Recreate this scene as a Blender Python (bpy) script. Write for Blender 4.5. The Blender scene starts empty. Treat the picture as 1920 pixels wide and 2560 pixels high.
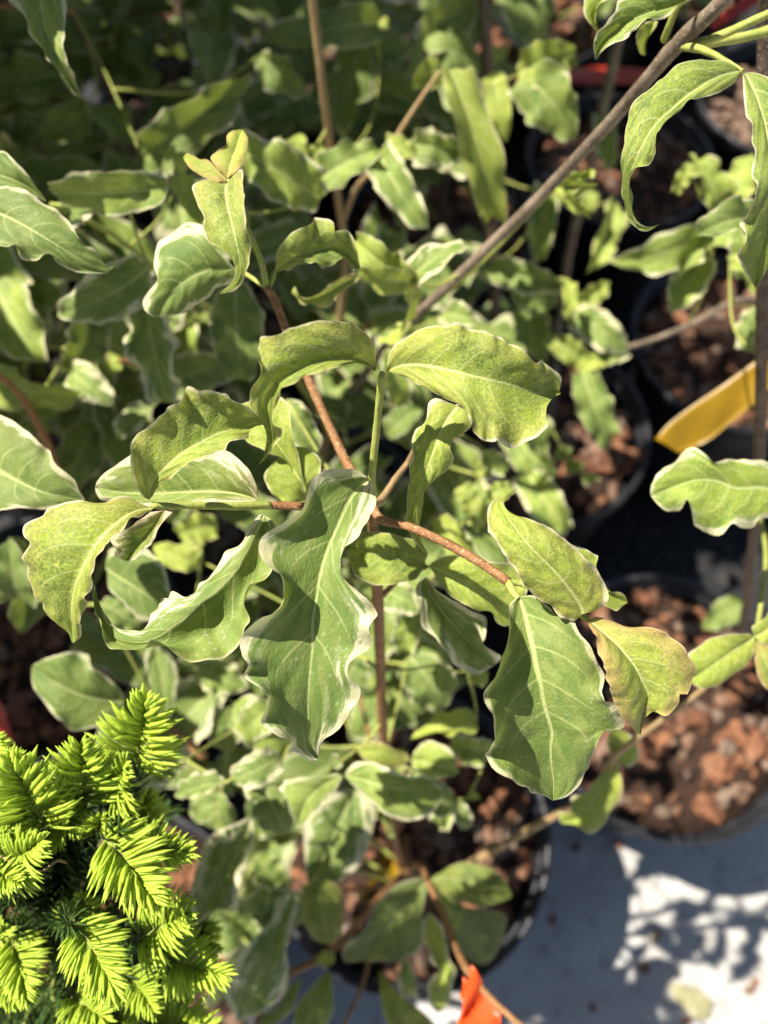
import bpy, math, random
import numpy as np
from mathutils import Vector, Matrix
R = math.radians
random.seed(7); rng = np.random.default_rng(7)
scene = bpy.context.scene
col = scene.collection

# ------------------------------------------------------------------ camera
CAMZ, PITCH, FPX = 0.975, R(25), 1920.0
cam_d = bpy.data.cameras.new('camera'); cam = bpy.data.objects.new('camera', cam_d); col.objects.link(cam)
cam.location = (0, 0, CAMZ); cam.rotation_euler = (PITCH, 0, 0)
cam_d.sensor_fit = 'VERTICAL'; cam_d.sensor_height = 36; cam_d.lens = 36 * FPX / 2560
cam_d.clip_start = 0.01; cam_d.clip_end = 400
cam_d.dof.use_dof = True; cam_d.dof.focus_distance = 0.215; cam_d.dof.aperture_fstop = 7.8
scene.camera = cam
# ------------------------------------------------------------------ sky and sun
SUN = Vector((-0.47, 0.17, 0.866)).normalized()
world = bpy.data.worlds.new('World'); scene.world = world; world.use_nodes = True
wn = world.node_tree; wn.nodes.clear()
sky = wn.nodes.new('ShaderNodeTexSky'); sky.sky_type = 'NISHITA'; sky.sun_disc = False
sky.sun_elevation = math.asin(SUN.z); sky.sun_rotation = math.atan2(SUN.x, SUN.y)
bg = wn.nodes.new('ShaderNodeBackground'); bg.inputs[1].default_value = 0.05
wo = wn.nodes.new('ShaderNodeOutputWorld')
wn.links.new(sky.outputs[0], bg.inputs[0]); wn.links.new(bg.outputs[0], wo.inputs[0])
sl = bpy.data.lights.new('sun', 'SUN'); sl.energy = 5.0; sl.angle = R(0.5); sl.color = (1, 0.955, 0.87)
so = bpy.data.objects.new('sun', sl); col.objects.link(so); so.location = (-2, 1, 4)
so.rotation_euler = SUN.to_track_quat('Z', 'Y').to_euler()
scene.view_settings.view_transform = 'Standard'; scene.view_settings.look = 'None'
scene.view_settings.exposure = 1.12; scene.view_settings.gamma = 1
scene.cycles.max_bounces = 4; scene.cycles.diffuse_bounces = 2; scene.cycles.glossy_bounces = 1; scene.cycles.transmission_bounces = 3
scene.cycles.caustics_reflective = scene.cycles.caustics_refractive = False; scene.cycles.adaptive_threshold = 0.02

# ------------------------------------------------------------------ geometry helpers
CX, SX = math.cos(PITCH), math.sin(PITCH)
def P(x, y, d):                       # a place in the scene: image column, row of the 1920x2560 photo, and depth in metres
    a, b = (x - 960) / FPX * d, (1280 - y) / FPX * d
    return np.array((a, b * CX + d * SX, CAMZ + b * SX - d * CX))
def proj(p):
    x, y, z = p[0], p[1], p[2] - CAMZ
    b, d = y * CX + z * SX, y * SX - z * CX
    return 960 + x / d * FPX, 1280 - b / d * FPX, d
ORI = dict(A=(0,0), B=(600,0), C=(1220,0), D=(0,640), E=(600,640), F=(1220,640), G=(0,1240), H=(600,1240), I=(1220,1240), J=(0,1860), K=(600,1860), L=(1220,1860))
KS = 700 / 1659
def pts(c, s):
    o = ORI[c]
    return np.array([[o[0] + KS * float(q.split(',')[0]), o[1] + KS * float(q.split(',')[1])] for q in s.split()])
def PC(c, x, y, d): o = ORI[c]; return P(o[0] + KS * x, o[1] + KS * y, d)
def catmull(pp, tt, t):               # Catmull-Rom through pp at parameters tt, read at t
    pp = np.asarray(pp, float); n = len(pp)
    tan = np.zeros_like(pp)
    for i in range(n):
        a, b = max(i - 1, 0), min(i + 1, n - 1)
        tan[i] = (pp[b] - pp[a]) / max(tt[b] - tt[a], 1e-9)
    k = np.clip(np.searchsorted(tt, t, side='right') - 1, 0, n - 2)
    h = (tt[k + 1] - tt[k]); s = ((t - tt[k]) / np.maximum(h, 1e-9))[:, None]; h = h[:, None]
    return ((2*s**3 - 3*s**2 + 1) * pp[k] + (s**3 - 2*s**2 + s) * h * tan[k] + (-2*s**3 + 3*s**2) * pp[k+1] + (s**3 - s**2) * h * tan[k+1])
def arc(pp):
    l = np.r_[0, np.cumsum(np.linalg.norm(np.diff(pp, axis=0), axis=1))]
    return l / l[-1]
def smooth(a, sig):
    k = np.exp(-0.5 * (np.arange(-3*sig, 3*sig+1) / sig) ** 2); k /= k.sum()
    return np.convolve(np.pad(a, 3*sig, mode='edge'), k, 'valid')
def mesh_obj(name, v, f, mat, parent=None, uv=None, smoothsh=True, loc=None, mats=None, midx=None):
    me = bpy.data.meshes.new(name); me.from_pydata([tuple(map(float, q)) for q in v], [], f)
    for m in (mats or [mat]): me.materials.append(m)
    if uv is not None:
        ul = me.uv_layers.new(name='UVMap'); li = np.empty(len(me.loops), np.int32); me.loops.foreach_get('vertex_index', li)
        ul.data.foreach_set('uv', np.asarray(uv, np.float32)[li].ravel())
    me.polygons.foreach_set('use_smooth', [smoothsh] * len(me.polygons))
    if midx is not None: me.polygons.foreach_set('material_index', midx)
    me.update()
    return link(name, me, parent, loc)
def link(name, me, parent=None, loc=None):
    o = bpy.data.objects.new(name, me); col.objects.link(o)
    if parent is not None: o.parent = parent
    if loc is not None: o.location = Vector(loc) - (Vector(parent['base']) if parent is not None and 'base' in parent else Vector((0, 0, 0)))
    return o
def thing(name, label, cat, base, group=None):
    o = bpy.data.objects.new(name, None); col.objects.link(o); o.location = base; o.empty_display_size = 0.02
    o['label'] = label; o['category'] = cat; o['base'] = [float(q) for q in base]
    if group: o['group'] = group
    return o
def tube(path, rad, n=7, sub=5, wob=0.0):
    path = np.asarray(path, float); rad = np.asarray(rad, float) * np.ones(len(path))
    t = arc(path); m = (len(path) - 1) * sub + 1; tt = np.linspace(0, 1, m)
    c = catmull(path, t, tt); r = np.interp(tt, t, rad)
    v, f = [], []
    up = np.array((0.3, 0.9, 0.2)); 
    for i in range(m):
        d = c[min(i+1, m-1)] - c[max(i-1, 0)]; d /= np.linalg.norm(d) + 1e-12
        a = np.cross(d, up); a /= np.linalg.norm(a) + 1e-12; b = np.cross(d, a); up = np.cross(a, d)
        for k in range(n):
            an = 2 * math.pi * k / n; rr = r[i] * (1 + wob * (rng.random() - .5))
            v.append(c[i] + rr * (math.cos(an) * a + math.sin(an) * b))
    for i in range(m - 1):
        for k in range(n): f.append((i*n+k, i*n+(k+1) % n, (i+1)*n+(k+1) % n, (i+1)*n+k))
    f.append(tuple(range(n))[::-1]); f.append(tuple((m-1)*n + k for k in range(n)))
    return v, f, c

# ------------------------------------------------------------------ node helpers
class NT:
    def __init__(s, name):
        s.m = bpy.data.materials.new(name); s.m.use_nodes = True; s.t = s.m.node_tree; s.t.nodes.clear()
        s.out = s.t.nodes.new('ShaderNodeOutputMaterial')
    def set(s, sock, v):
        if isinstance(v, bpy.types.NodeSocket): s.t.links.new(v, sock)
        elif v is not None:
            if sock.type == 'RGBA' and len(v) == 3: v = (*v, 1)
            sock.default_value = v
    def n(s, typ, ins=None, out=0, **kw):
        nd = s.t.nodes.new('ShaderNode' + typ)
        for k, v in kw.items(): setattr(nd, k, v)
        for k, v in (ins or {}).items(): s.set(nd.inputs[k], v)
        return nd.outputs[out]
    def ma(s, op, a, b=None, c=None, clamp=False):
        return s.n('Math', {i: q for i, q in enumerate((a, b, c)) if q is not None}, operation=op, use_clamp=clamp)
    def mix(s, f, a, b, blend='MIX'):
        nd = s.t.nodes.new('ShaderNodeMix'); nd.data_type = 'RGBA'; nd.blend_type = blend
        s.set(nd.inputs[0], f); s.set(nd.inputs[6], a); s.set(nd.inputs[7], b); return nd.outputs[2]
    def ss(s, x, lo, hi, a=0.0, b=1.0):
        return s.n('MapRange', {0: x, 1: lo, 2: hi, 3: a, 4: b}, interpolation_type='SMOOTHSTEP')
    def noise(s, vec, scale, detail=2, rough=.5, col=False):
        return s.n('TexNoise', {'Vector': vec, 'Scale': scale, 'Detail': detail, 'Roughness': rough}, out=1 if col else 0)
    def xyz(s, x, y, z): return s.n('CombineXYZ', {0: x, 1: y, 2: z})
    def attr(s, name): return s.n('Attribute', attribute_type='OBJECT', attribute_name=name, out=2)
    def surf(s, sh): s.t.links.new(sh, s.out.inputs[0]); return s.m
    def bsdf(s, color, rough=.5, spec=.3, normal=None, **kw):
        i = {'Base Color': color, 'Roughness': rough, 'Specular IOR Level': spec}
        if normal is not None: i['Normal'] = normal
        i.update(kw)
        return s.n('BsdfPrincipled', i)
    def bump(s, h, strength, dist): return s.n('Bump', {'Strength': strength, 'Distance': dist, 'Height': h})

def mat_leaf():
    s = NT('variegated leaf')
    uv = s.n('UVMap', uv_map='UVMap'); sp = s.t.nodes.new('ShaderNodeSeparateXYZ'); s.t.links.new(uv, sp.inputs[0])
    u = s.ma('MULTIPLY', s.ma('SUBTRACT', sp.outputs[0], .5), 2); v = sp.outputs[1]; a = s.ma('ABSOLUTE', u)
    rnd = s.attr('seed')
    margin, yel, pink, tone = s.attr('margin'), s.attr('yellow'), s.attr('pink'), s.attr('tone')
    side = s.ma('GREATER_THAN', u, 0)
    sv = s.ma('SUBTRACT', v, s.ma('ADD', s.ma('MULTIPLY', a, .17), s.ma('MULTIPLY', s.ma('POWER', a, 3), .14)))
    pv = s.xyz(s.ma('MULTIPLY', u, .3), v, s.ma('MULTIPLY', rnd, 37))
    pv2 = s.xyz(s.ma('MULTIPLY', sv, 3.2), s.ma('MULTIPLY', a, 1.3), s.ma('ADD', s.ma('MULTIPLY', rnd, 23), s.ma('MULTIPLY', side, 7)))
    n1, n2, n3 = s.noise(pv, 4, 2), s.noise(pv, 15, 2, .6), s.noise(pv2, 2.6, 2, .55)
    nf, ng = s.noise(pv, 62, 1, .7), s.noise(pv, 42, 1, .6)
    prof = s.ma('POWER', s.ma('MULTIPLY', s.ma('MULTIPLY', v, s.ma('SUBTRACT', 1.0, v)), 4, clamp=True), .5)
    e = s.ma('MULTIPLY', s.ma('SUBTRACT', 1.0, a), prof)
    n3c = s.ss(n3, .34, .70)
    thr = s.ma('MULTIPLY', s.ma('MULTIPLY', margin, s.ma('SUBTRACT', 1.0, s.ma('MULTIPLY', s.attr('lean'), u))), s.ma('ADD', .42, s.ma('MULTIPLY', s.ma('POWER', n3c, 1.3), 1.45)))
    ej = s.ma('ADD', e, s.ma('MULTIPLY', s.ma('SUBTRACT', n2, .5), .16))
    crm = s.ss(s.ma('SUBTRACT', ej, thr), -.018, .018, 1, 0)
    crm = s.ma('MULTIPLY', crm, s.ss(margin, .005, .03))
    crm2 = s.ss(s.ma('SUBTRACT', ej, s.ma('MULTIPLY', thr, 1.5)), -.02, .03, 1, 0)     # pale grey-green zone inside the margin
    crm2 = s.ma('MULTIPLY', crm2, s.ss(margin, .005, .03))
    fleck = s.ma('MULTIPLY', s.ss(ng, .63, .67), s.ss(n1, .42, .6))
    green = s.mix(s.ss(n1, .3, .7), (.112, .176, .038), (.185, .248, .060))
    green = s.mix(s.ss(n3, .45, .62), green, (.205, .255, .065))
    ygr = s.mix(s.ss(n2, .35, .65), (.315, .385, .040), (.42, .465, .080))
    yf = s.ma('ADD', yel, s.ma('MULTIPLY', s.ma('SUBTRACT', nf, .5), 2.2))
    yf = s.ma('ADD', yf, s.ma('MULTIPLY', s.ma('SUBTRACT', n1, .5), 1.0), clamp=True)
    yf = s.ma('MULTIPLY', yf, s.ss(yel, .02, .25))
    base = s.mix(yf, green, ygr)
    base = s.mix(s.ma('MULTIPLY', crm2, .45), base, (.31, .36, .17))
    base = s.mix(s.ma('MULTIPLY', fleck, .55), base, (.38, .42, .22))
    cream = s.mix(s.ss(n2, .3, .7), (.53, .50, .26), (.62, .58, .38))
    gfl = s.ma('MULTIPLY', s.ss(nf, .60, .66), yel)
    cream = s.mix(gfl, cream, (.36, .42, .10))
    c = s.mix(crm, base, cream)
    # veins
    mr = s.ss(s.ma('DIVIDE', s.ma('MULTIPLY', a, s.ma('MAXIMUM', prof, .25)), s.ma('SUBTRACT', 1.15, v)), .024, .056, 1, 0)
    fr = s.ma('ABSOLUTE', s.ma('SUBTRACT', s.ma('FRACT', s.ma('MULTIPLY', sv, 6.2)), .5))
    lat = s.ma('MULTIPLY', s.ss(fr, .018, .055, 1, 0), s.ma('MULTIPLY', s.ss(a, .45, .85, 1, 0), s.ss(sv, .60, .72, 1, 0)))
    lat = s.ma('MULTIPLY', lat, s.ss(sv, .04, .07))
    vc = s.mix(yel, (.46, .50, .19), (.62, .62, .26))
    c = s.mix(s.ma('MULTIPLY', lat, .42), c, vc)
    c = s.mix(s.ma('MULTIPLY', mr, .85), c, vc)
    # rosy tint of young leaves and the thin pale rim
    pk = s.ma('MULTIPLY', pink, s.ss(s.ma('ADD', a, s.ma('MULTIPLY', s.ma('SUBTRACT', n2, .5), .7)), .30, 1.05, .10, 1.0), clamp=True)
    pk = s.ma('ADD', pk, s.ma('MULTIPLY', pink, s.ss(v, .05, .45, .55, 0)), clamp=True)
    c = s.mix(pk, c, (.52, .17, .14))
    rim = s.ss(a, .955, .985)
    c = s.mix(s.ma('MULTIPLY', rim, .45), c, s.mix(s.ma('ADD', .12, s.ma('MULTIPLY', pink, .8), clamp=True), (.66, .62, .38), (.55, .20, .19)))
    spot = s.ss(s.n('TexVoronoi', {'Vector': pv, 'Scale': 9.0}), .012, .022, 1, 0)
    c = s.mix(s.ma('MULTIPLY', spot, .75), c, (.16, .045, .03))
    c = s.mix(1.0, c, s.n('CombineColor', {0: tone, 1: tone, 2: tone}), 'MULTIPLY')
    nrm = s.bump(s.noise(pv, 70, 1, .6), .5, .0005)
    b = s.bsdf(c, s.ma('ADD', .46, s.ma('MULTIPLY', n2, .22)), .20, nrm)
    tr2 = s.n('MixShader', {0: .20, 1: b, 2: s.n('BsdfTranslucent', {'Color': s.mix(.4, c, (.50, .60, .04))})})
    return s.surf(tr2)

def mat_wood(name, c1, c2, spots=(.5, .38, .22), sc=1.0):
    s = NT(name); o = s.n('TexCoord', out=3)
    n1 = s.noise(o, 160*sc, 4, .6); n2 = s.noise(s.n('Mapping', {'Vector': o, 'Scale': (1, 1, .25)}), 900*sc, 3, .6); n3 = s.noise(o, 1500*sc, 1)
    c = s.mix(s.ss(n1, .3, .7), c1, c2); c = s.mix(s.ma('MULTIPLY', s.ss(n3, .60, .68), .7), c, spots)
    return s.surf(s.bsdf(c, .65, .25, s.bump(s.ma('ADD', n2, n1), .6, .0006)))

M_leaf = mat_leaf()
M_brown = mat_wood('young brown bark', (.19, .080, .028), (.29, .145, .058))
M_grey = mat_wood('grey brown bark', (.11, .078, .05), (.25, .19, .13), (.36, .29, .2), .6)
M_dark = mat_wood('dark bark', (.06, .038, .028), (.13, .09, .065))
M_green = mat_wood('green shoot', (.27, .30, .055), (.37, .38, .09), (.42, .44, .2))
M_tan = mat_wood('tan bark', (.30, .19, .085), (.36, .245, .12), (.40, .30, .17), .5)

# ------------------------------------------------------------------ leaf building
def set_props(o, st):
    m, y, p, t = st
    o['margin'] = float(m); o['yellow'] = float(y); o['pink'] = float(p); o['tone'] = float(t); o['seed'] = float(random.random())
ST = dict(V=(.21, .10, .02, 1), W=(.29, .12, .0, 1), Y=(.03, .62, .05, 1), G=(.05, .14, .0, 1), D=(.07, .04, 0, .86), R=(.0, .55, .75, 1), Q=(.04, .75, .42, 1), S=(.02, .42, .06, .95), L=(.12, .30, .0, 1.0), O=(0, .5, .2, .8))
def quilt(a, v):
    sv = v - (.17 * a + .14 * a ** 3)
    return np.abs(np.sin(math.pi * 6.2 * (sv))) ** .8
def edge_param(mid, tm, e):
    t = arc(e); out = []
    for q, ti in zip(e, t):
        w = tm - .5 * (tm - ti) ** 2 * 0
        dd = np.linalg.norm(mid - q, axis=1) + 60 * np.abs(tm - ti)
        out.append(.55 * tm[int(np.argmin(dd))] + .45 * ti)
    out = np.array(out); out[0] = 0; out[-1] = 1
    for i in range(1, len(out)): out[i] = max(out[i], out[i-1] + 1e-3)
    return out / out[-1]
def hero(parent, c, mid, L, Rr, d, el=0, er=0, st='V', bulge=.12, rip=.75, N=64, K=10, q=.0006, name='leaf', crinkle=.0006, ll=0, lr=0, bl=None, br=None):
    mid, L, Rr = pts(c, mid), pts(c, L), pts(c, Rr)
    tt = np.linspace(0, 1, N + 1); tm = arc(mid); m2 = catmull(mid, tm, tt)
    q = min(q, .00055 * np.linalg.norm(np.diff(mid, axis=0), axis=1).sum() / 330); crinkle = min(crinkle, q)
    l2, r2 = catmull(L, edge_param(m2, tt, L), tt), catmull(Rr, edge_param(m2, tt, Rr), tt)
    l2[0] = r2[0] = m2[0]; l2[-1] = r2[-1] = m2[-1]
    d = np.atleast_1d(np.array(d, float)); dm = np.interp(tt, np.linspace(0, 1, len(d)), d) if len(d) > 1 else np.full(N + 1, d[0])
    dm = smooth(dm, 4)
    def off(x):
        x = np.atleast_1d(np.array(x, float)) * .001
        return smooth(np.interp(tt, np.linspace(0, 1, len(x)), x), 3) if len(x) > 1 else np.full(N + 1, x[0])
    end = np.minimum(1, np.minimum(tt, 1 - tt) * 8)
    def edge(e2, ex):
        w = np.linalg.norm(e2 - m2, axis=1) * dm / FPX
        W = smooth(np.maximum.reduce([np.roll(w, k) for k in range(-3, 4)]), 5)
        h = np.sqrt(np.maximum(W ** 2 - w ** 2, 0)) * rip; h = smooth(h, 1)
        return dm - (off(ex) + h) * end
    dl, dr = edge(l2, el), edge(r2, er)
    sm = lambda e2: np.c_[smooth(e2[:, 0], max(3, N // 14)), smooth(e2[:, 1], max(3, N // 14))] * end[:, None] + e2 * (1 - end[:, None])
    cl, cr = sm(l2), sm(r2); fl, fr = smooth(dl, max(3, N // 14)), smooth(dr, max(3, N // 14))
    Lb = np.array([P(x, y, z) for (x, y), z in zip(cl, fl)]); Rb = np.array([P(x, y, z) for (x, y), z in zip(cr, fr)])
    Mp = np.array([P(x, y, z) for (x, y), z in zip(m2, dm)]); Lp = np.array([P(x, y, z) for (x, y), z in zip(l2, dl)]); Rp = np.array([P(x, y, z) for (x, y), z in zip(r2, dr)])
    v = np.zeros((N + 1, 2 * K + 1, 3)); uv = np.zeros((N + 1, 2 * K + 1, 2))
    tang = np.gradient(Mp, axis=0); nrm = np.cross(Rp - Lp, tang)
    vd = Mp - np.array((0, 0, CAMZ)); flip = np.sign(np.einsum('ij,ij->i', nrm, vd)); nrm *= -flip[:, None]
    nrm /= np.linalg.norm(nrm, axis=1)[:, None] + 1e-12
    for ax in range(3): nrm[:, ax] = smooth(nrm[:, ax], 2)
    ph = rng.random(6) * 6.3
    for sgn, Ep, Eb, lip, bu in ((-1, Lp, Lb, off(ll), bulge if bl is None else bl), (1, Rp, Rb, off(lr), bulge if br is None else br)):
        cri = smooth(rng.normal(0, 1, N + 1), 2) * 3.4
        jit = (smooth(rng.normal(0, 1, N + 1), 2) * .0004 + smooth(rng.normal(0, 1, N + 1), 1) * .00025) * end
        wl = np.linalg.norm(Ep - Mp, axis=1)
        for k in range(K + 1):
            a = k / K
            p = Mp + (Eb - Mp) * a + (Ep - Eb) * a ** 5 + nrm * (wl * bu * 4 * a * (1 - a))[:, None] + nrm * (lip * end * a ** 4)[:, None]
            disp = q * (quilt(a, tt) - .5) * min(1, 2.5 * a) * (1 - a ** 3) * end
            disp += crinkle * a ** 5 * cri * end
            disp -= .0001 * max(0, 1 - a * 9) * end
            p = p + nrm * disp[:, None] + (Ep - Mp) / (wl[:, None] + 1e-6) * (jit * a ** 8)[:, None]
            v[:, K + sgn * k] = p; uv[:, K + sgn * k] = np.c_[np.full(N + 1, .5 + .5 * sgn * a), tt]
    b0 = Mp[0]; V = (v - b0).reshape(-1, 3); C = 2 * K + 1
    f = [(j*C+k, j*C+k+1, (j+1)*C+k+1, (j+1)*C+k) for j in range(N) for k in range(C - 1)]
    o = mesh_obj(name, V, f, M_leaf, parent, uv.reshape(-1, 2), loc=b0); set_props(o, ST[st] if isinstance(st, str) else st)
    return o, Mp

def generic_leaf(i):                  # unit leaf along +y, upper side +z, base at the origin, width +-0.5
    r = np.random.default_rng(100 + i); N, K = 30, 6
    tt = np.linspace(0, 1, N + 1)
    bend = r.uniform(.6, 2.6); side = r.uniform(-.9, .9); fold = r.uniform(.05, .55); rp = r.uniform(.06, .15); tw = r.uniform(-1.3, 1.3)
    hook = r.uniform(0, 1.6) * (r.random() < .5)
    ang = .35 - bend * tt - hook * np.clip((tt - .78) / .22, 0, 1) ** 1.5
    dy, dz, dx = np.cos(ang), np.sin(ang), np.sin(side * (tt - .4) * 2)
    mid = np.cumsum(np.c_[dx * .6, dy, dz], axis=0) / N; mid -= mid[0]
    # keep base-to-tip along +y
    e = mid[-1]; l = np.linalg.norm(e); e = e / l
    y = Vector(e); x = Vector((1, 0, 0)); z = x.cross(y).normalized(); x = y.cross(z)
    mid = np.c_[mid @ np.array(x), mid @ np.array(y), mid @ np.array(z)] / l
    w = tt ** .62 * (1 - tt) ** .82; w = w / w.max() * .5
    w *= 1 - .35 * np.clip((tt - .82) / .18, 0, 1)
    ph = r.random(8) * 6.28; V = np.zeros((N + 1, 2*K + 1, 3)); uv = np.zeros((N + 1, 2*K + 1, 2))
    f1, f2 = r.uniform(1.8, 3.8), r.uniform(4, 8)
    end = np.minimum(1, np.minimum(tt, 1 - tt) * 5)
    tan = np.gradient(mid, axis=0); tan /= np.linalg.norm(tan, axis=1)[:, None]
    for k in range(-K, K + 1):
        a = abs(k) / K; sg = np.sign(k); j = 0 if sg < 0 else 4
        roll = tw * (tt - .3)
        sx = np.c_[np.cos(roll), np.zeros(N+1), np.sin(roll)]
        n = np.cross(sx, tan)
        wav = rp * (np.sin(6.28 * f1 * tt + ph[j]) + .3 * np.sin(6.28 * f2 * tt + ph[j+1])) * a ** 2 * end
        wid = w * (1 + .045 * np.sin(6.28 * f2 * tt + ph[j+2]) * a * end)
        fo = fold * (.7 + .6 * (sg > 0)) * a * w * (1.3 - .5 * a)
        V[:, k + K] = mid + sx * (sg * a * wid * math.cos(fold * .6))[:, None] + n * (fo + wav + .012 * (quilt(a, tt) - .5) * min(1, 4*a) * (1-a) * end)[:, None]
        uv[:, k + K] = np.c_[np.full(N+1, .5 + .5 * sg * a), tt]
    C = 2*K + 1
    f = [(j*C+k, j*C+k+1, (j+1)*C+k+1, (j+1)*C+k) for j in range(N) for k in range(C - 1)]
    me = bpy.data.meshes.new('leaf_blade'); me.from_pydata([tuple(map(float, q)) for q in V.reshape(-1, 3)], [], f)
    ul = me.uv_layers.new(name='UVMap'); li = np.empty(len(me.loops), np.int32); me.loops.foreach_get('vertex_index', li)
    ul.data.foreach_set('uv', uv.reshape(-1, 2).astype(np.float32)[li].ravel())
    me.polygons.foreach_set('use_smooth', [True] * len(me.polygons)); me.materials.append(M_leaf); me.update()
    return me
LEAF = [generic_leaf(i) for i in range(18)]
def place_leaf(parent, base, tip, width, up, st, var=None):
    base, tip, up = Vector(base), Vector(tip), Vector(up)
    y = tip - base; l = y.length; y.normalize(); x = y.cross(up).normalized(); z = x.cross(y)
    o = bpy.data.objects.new('leaf', LEAF[random.randrange(len(LEAF)) if var is None else var]); col.objects.link(o)
    o.parent = parent
    m = Matrix((x, y, z)).transposed() @ Matrix.Diagonal((width, l, (width + l) / 2 * .9))
    o.matrix_basis = Matrix.Translation(base - Vector(parent['base'])) @ m.to_4x4()
    s = list(ST[st]); s[0] *= random.uniform(.6, 1.3); s[1] = min(1, s[1] * random.uniform(.7, 1.3)); s[3] *= random.uniform(.9, 1.08)
    set_props(o, s); return o
SKEL = {}
def stem(parent, path, rad, mat, name='branch', n=8):
    path = [np.asarray(q, float) for q in path]; b = path[0]
    v, f, c = tube([q - b for q in path], rad, n, 6, .14)
    o = mesh_obj(name, v, f, mat, parent, loc=b)
    SKEL.setdefault(parent.name, []).extend([(q + b) for q in c]); return o
def auto_twig(parent, p, rad=.00055, mat=None, maxlen=.25):
    p = np.asarray(p, float); S = np.array(SKEL[parent.name])
    cost = np.linalg.norm(S - p, axis=1) + 1.0 * np.maximum(0, S[:, 2] - p[2] - .03)
    q = S[int(np.argmin(cost))]; l = np.linalg.norm(q - p)
    if l < .003 or l > maxlen: 
        if l < .003: return
    m = (p + q) / 2 + np.array((0, 0, -.12 * l)) + rng.normal(0, .04 * l, 3)
    stem(parent, [q, m, p], [rad * 1.7, rad * 1.2, rad], mat or M_green, 'twig', 6)

# ------------------------------------------------------------------ ground
def mat_ground():
    s = NT('white ground sheet'); o = s.n('TexCoord', out=3)
    n1, n2, n3 = s.noise(o, 14, 4), s.noise(o, 48, 4, .65), s.noise(o, 170, 3, .6)
    c = s.mix(s.ss(n1, .35, .7), (.43, .41, .375), (.37, .35, .32))
    c = s.mix(s.ma('MULTIPLY', s.ss(n2, .52, .68), .6), c, (.24, .21, .18))
    c = s.mix(s.ma('MULTIPLY', s.ss(n3, .64, .70), .6), c, (.22, .18, .14))
    return s.surf(s.bsdf(c, .5, .3, s.bump(s.ma('ADD', s.ma('MULTIPLY', n1, 3), n2), .5, .004)))
def mat_fabric():
    s = NT('assumed black woven ground cloth'); o = s.n('TexCoord', out=3); n = s.noise(o, 60, 4); w = s.n('TexChecker', {'Vector': o, 'Scale': 500.0}, out=1)
    c = s.mix(s.ss(n, .45, .75), (.016, .016, .017), (.06, .05, .042))
    return s.surf(s.bsdf(c, .75, .2, s.bump(s.ma('ADD', w, n), .4, .001)))
g = mesh_obj('ground', [(-60, -60, 0), (60, -60, 0), (60, 60, 0), (-60, 60, 0)], [(0, 1, 2, 3)], mat_fabric()); g['kind'] = 'structure'  # black cloth is a guess that keeps gaps between back pots dark
g['label'] = 'assumed black woven ground cloth under the rows of pots'
EY = lambda x: .10 + (x - .021) * .38
g = mesh_obj('path', [(-12, -14, .004), (12, -14, .004), (12, EY(12), .004), (-12, EY(-12), .004)], [(0, 1, 2, 3)], mat_ground()); g['kind'] = 'structure'
g['label'] = 'white plastic ground sheet with dirt spots along the front row'

# ------------------------------------------------------------------ pots and mulch
def mat_pot():
    s = NT('black pot plastic'); o = s.n('TexCoord', out=3)
    n = s.noise(o, 40, 4); n2 = s.noise(o, 300, 2)
    c = s.mix(s.ss(n, .45, .75), (.012, .012, .014), (.035, .036, .040)); c = s.mix(s.ma('MULTIPLY', s.ss(n2, .62, .7), .5), c, (.09, .07, .055))
    return s.surf(s.bsdf(c, .42, .4, s.bump(n2, .2, .0005)))
M_pot = mat_pot()
def mat_bark():
    s = NT('bark mulch'); o = s.n('TexCoord', out=3); g2 = s.n('ObjectInfo', out=5)
    pos = s.n('NewGeometry', out=0)
    n = s.noise(pos, 45, 3); n2 = s.noise(s.n('Mapping', {'Vector': pos, 'Scale': (1, .35, 1)}), 420, 4, .65); n3 = s.noise(pos, 22, 1)
    c = s.mix(s.ss(n, .3, .7), (.13, .052, .026), (.31, .138, .068)); c = s.mix(s.ss(n3, .52, .68), c, (.24, .15, .10)); c = s.mix(s.ma('MULTIPLY', s.ss(g2, .78, .9), .8), c, (.25, .19, .14)); c = s.mix(s.ma('MULTIPLY', s.ss(g2, .12, .22, 1, 0), .7), c, (.075, .04, .026)); c = s.mix(s.ma('MULTIPLY', s.ss(n2, .45, .65), .75), c, (.075, .034, .02))
    return s.surf(s.bsdf(c, .8, .2, s.bump(n2, .8, .002)))
M_bark = mat_bark()
def mat_soil():
    s = NT('dark potting soil'); o = s.n('NewGeometry', out=0)
    n = s.noise(o, 160, 5, .65)
    return s.surf(s.bsdf(s.mix(n, (.018, .011, .008), (.07, .04, .027)), .9, .1, s.bump(n, .9, .004)))
M_soil = mat_soil()
def chip_mesh(i):
    r = np.random.default_rng(50 + i)
    l, w, h = r.uniform(.009, .017), r.uniform(.006, .010), r.uniform(.003, .006)
    v = []
    n = 6
    for z, k in ((-1, .8), (1, .75)):
        for j in range(n):
            an = 2*math.pi*j/n + r.uniform(-.3, .3); rr = r.uniform(.65, 1.1) * k
            v.append((l*rr*math.cos(an), w*rr*math.sin(an), h*z*r.uniform(.6, 1.2)))
    for j in range(n):
        an = 2*math.pi*j/n; v.append((l*r.uniform(.85, 1.15)*math.cos(an), w*r.uniform(.85, 1.15)*math.sin(an), r.uniform(-.3, .3)*h))
    f = [tuple(range(n))[::-1], tuple(range(n, 2*n))]
    for j in range(n):
        k = (j+1) % n; f += [(j, k, 12+k, 12+j), (12+j, 12+k, 6+k, 6+j)]
    return v, f
CHIPV = [chip_mesh(i) for i in range(10)]
CHIP = []
for v, f in CHIPV:
    me = bpy.data.meshes.new('bark_chip'); me.from_pydata([tuple(map(float, q)) for q in v], [], f); me.materials.append(M_bark); me.update(); CHIP.append(me)
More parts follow.
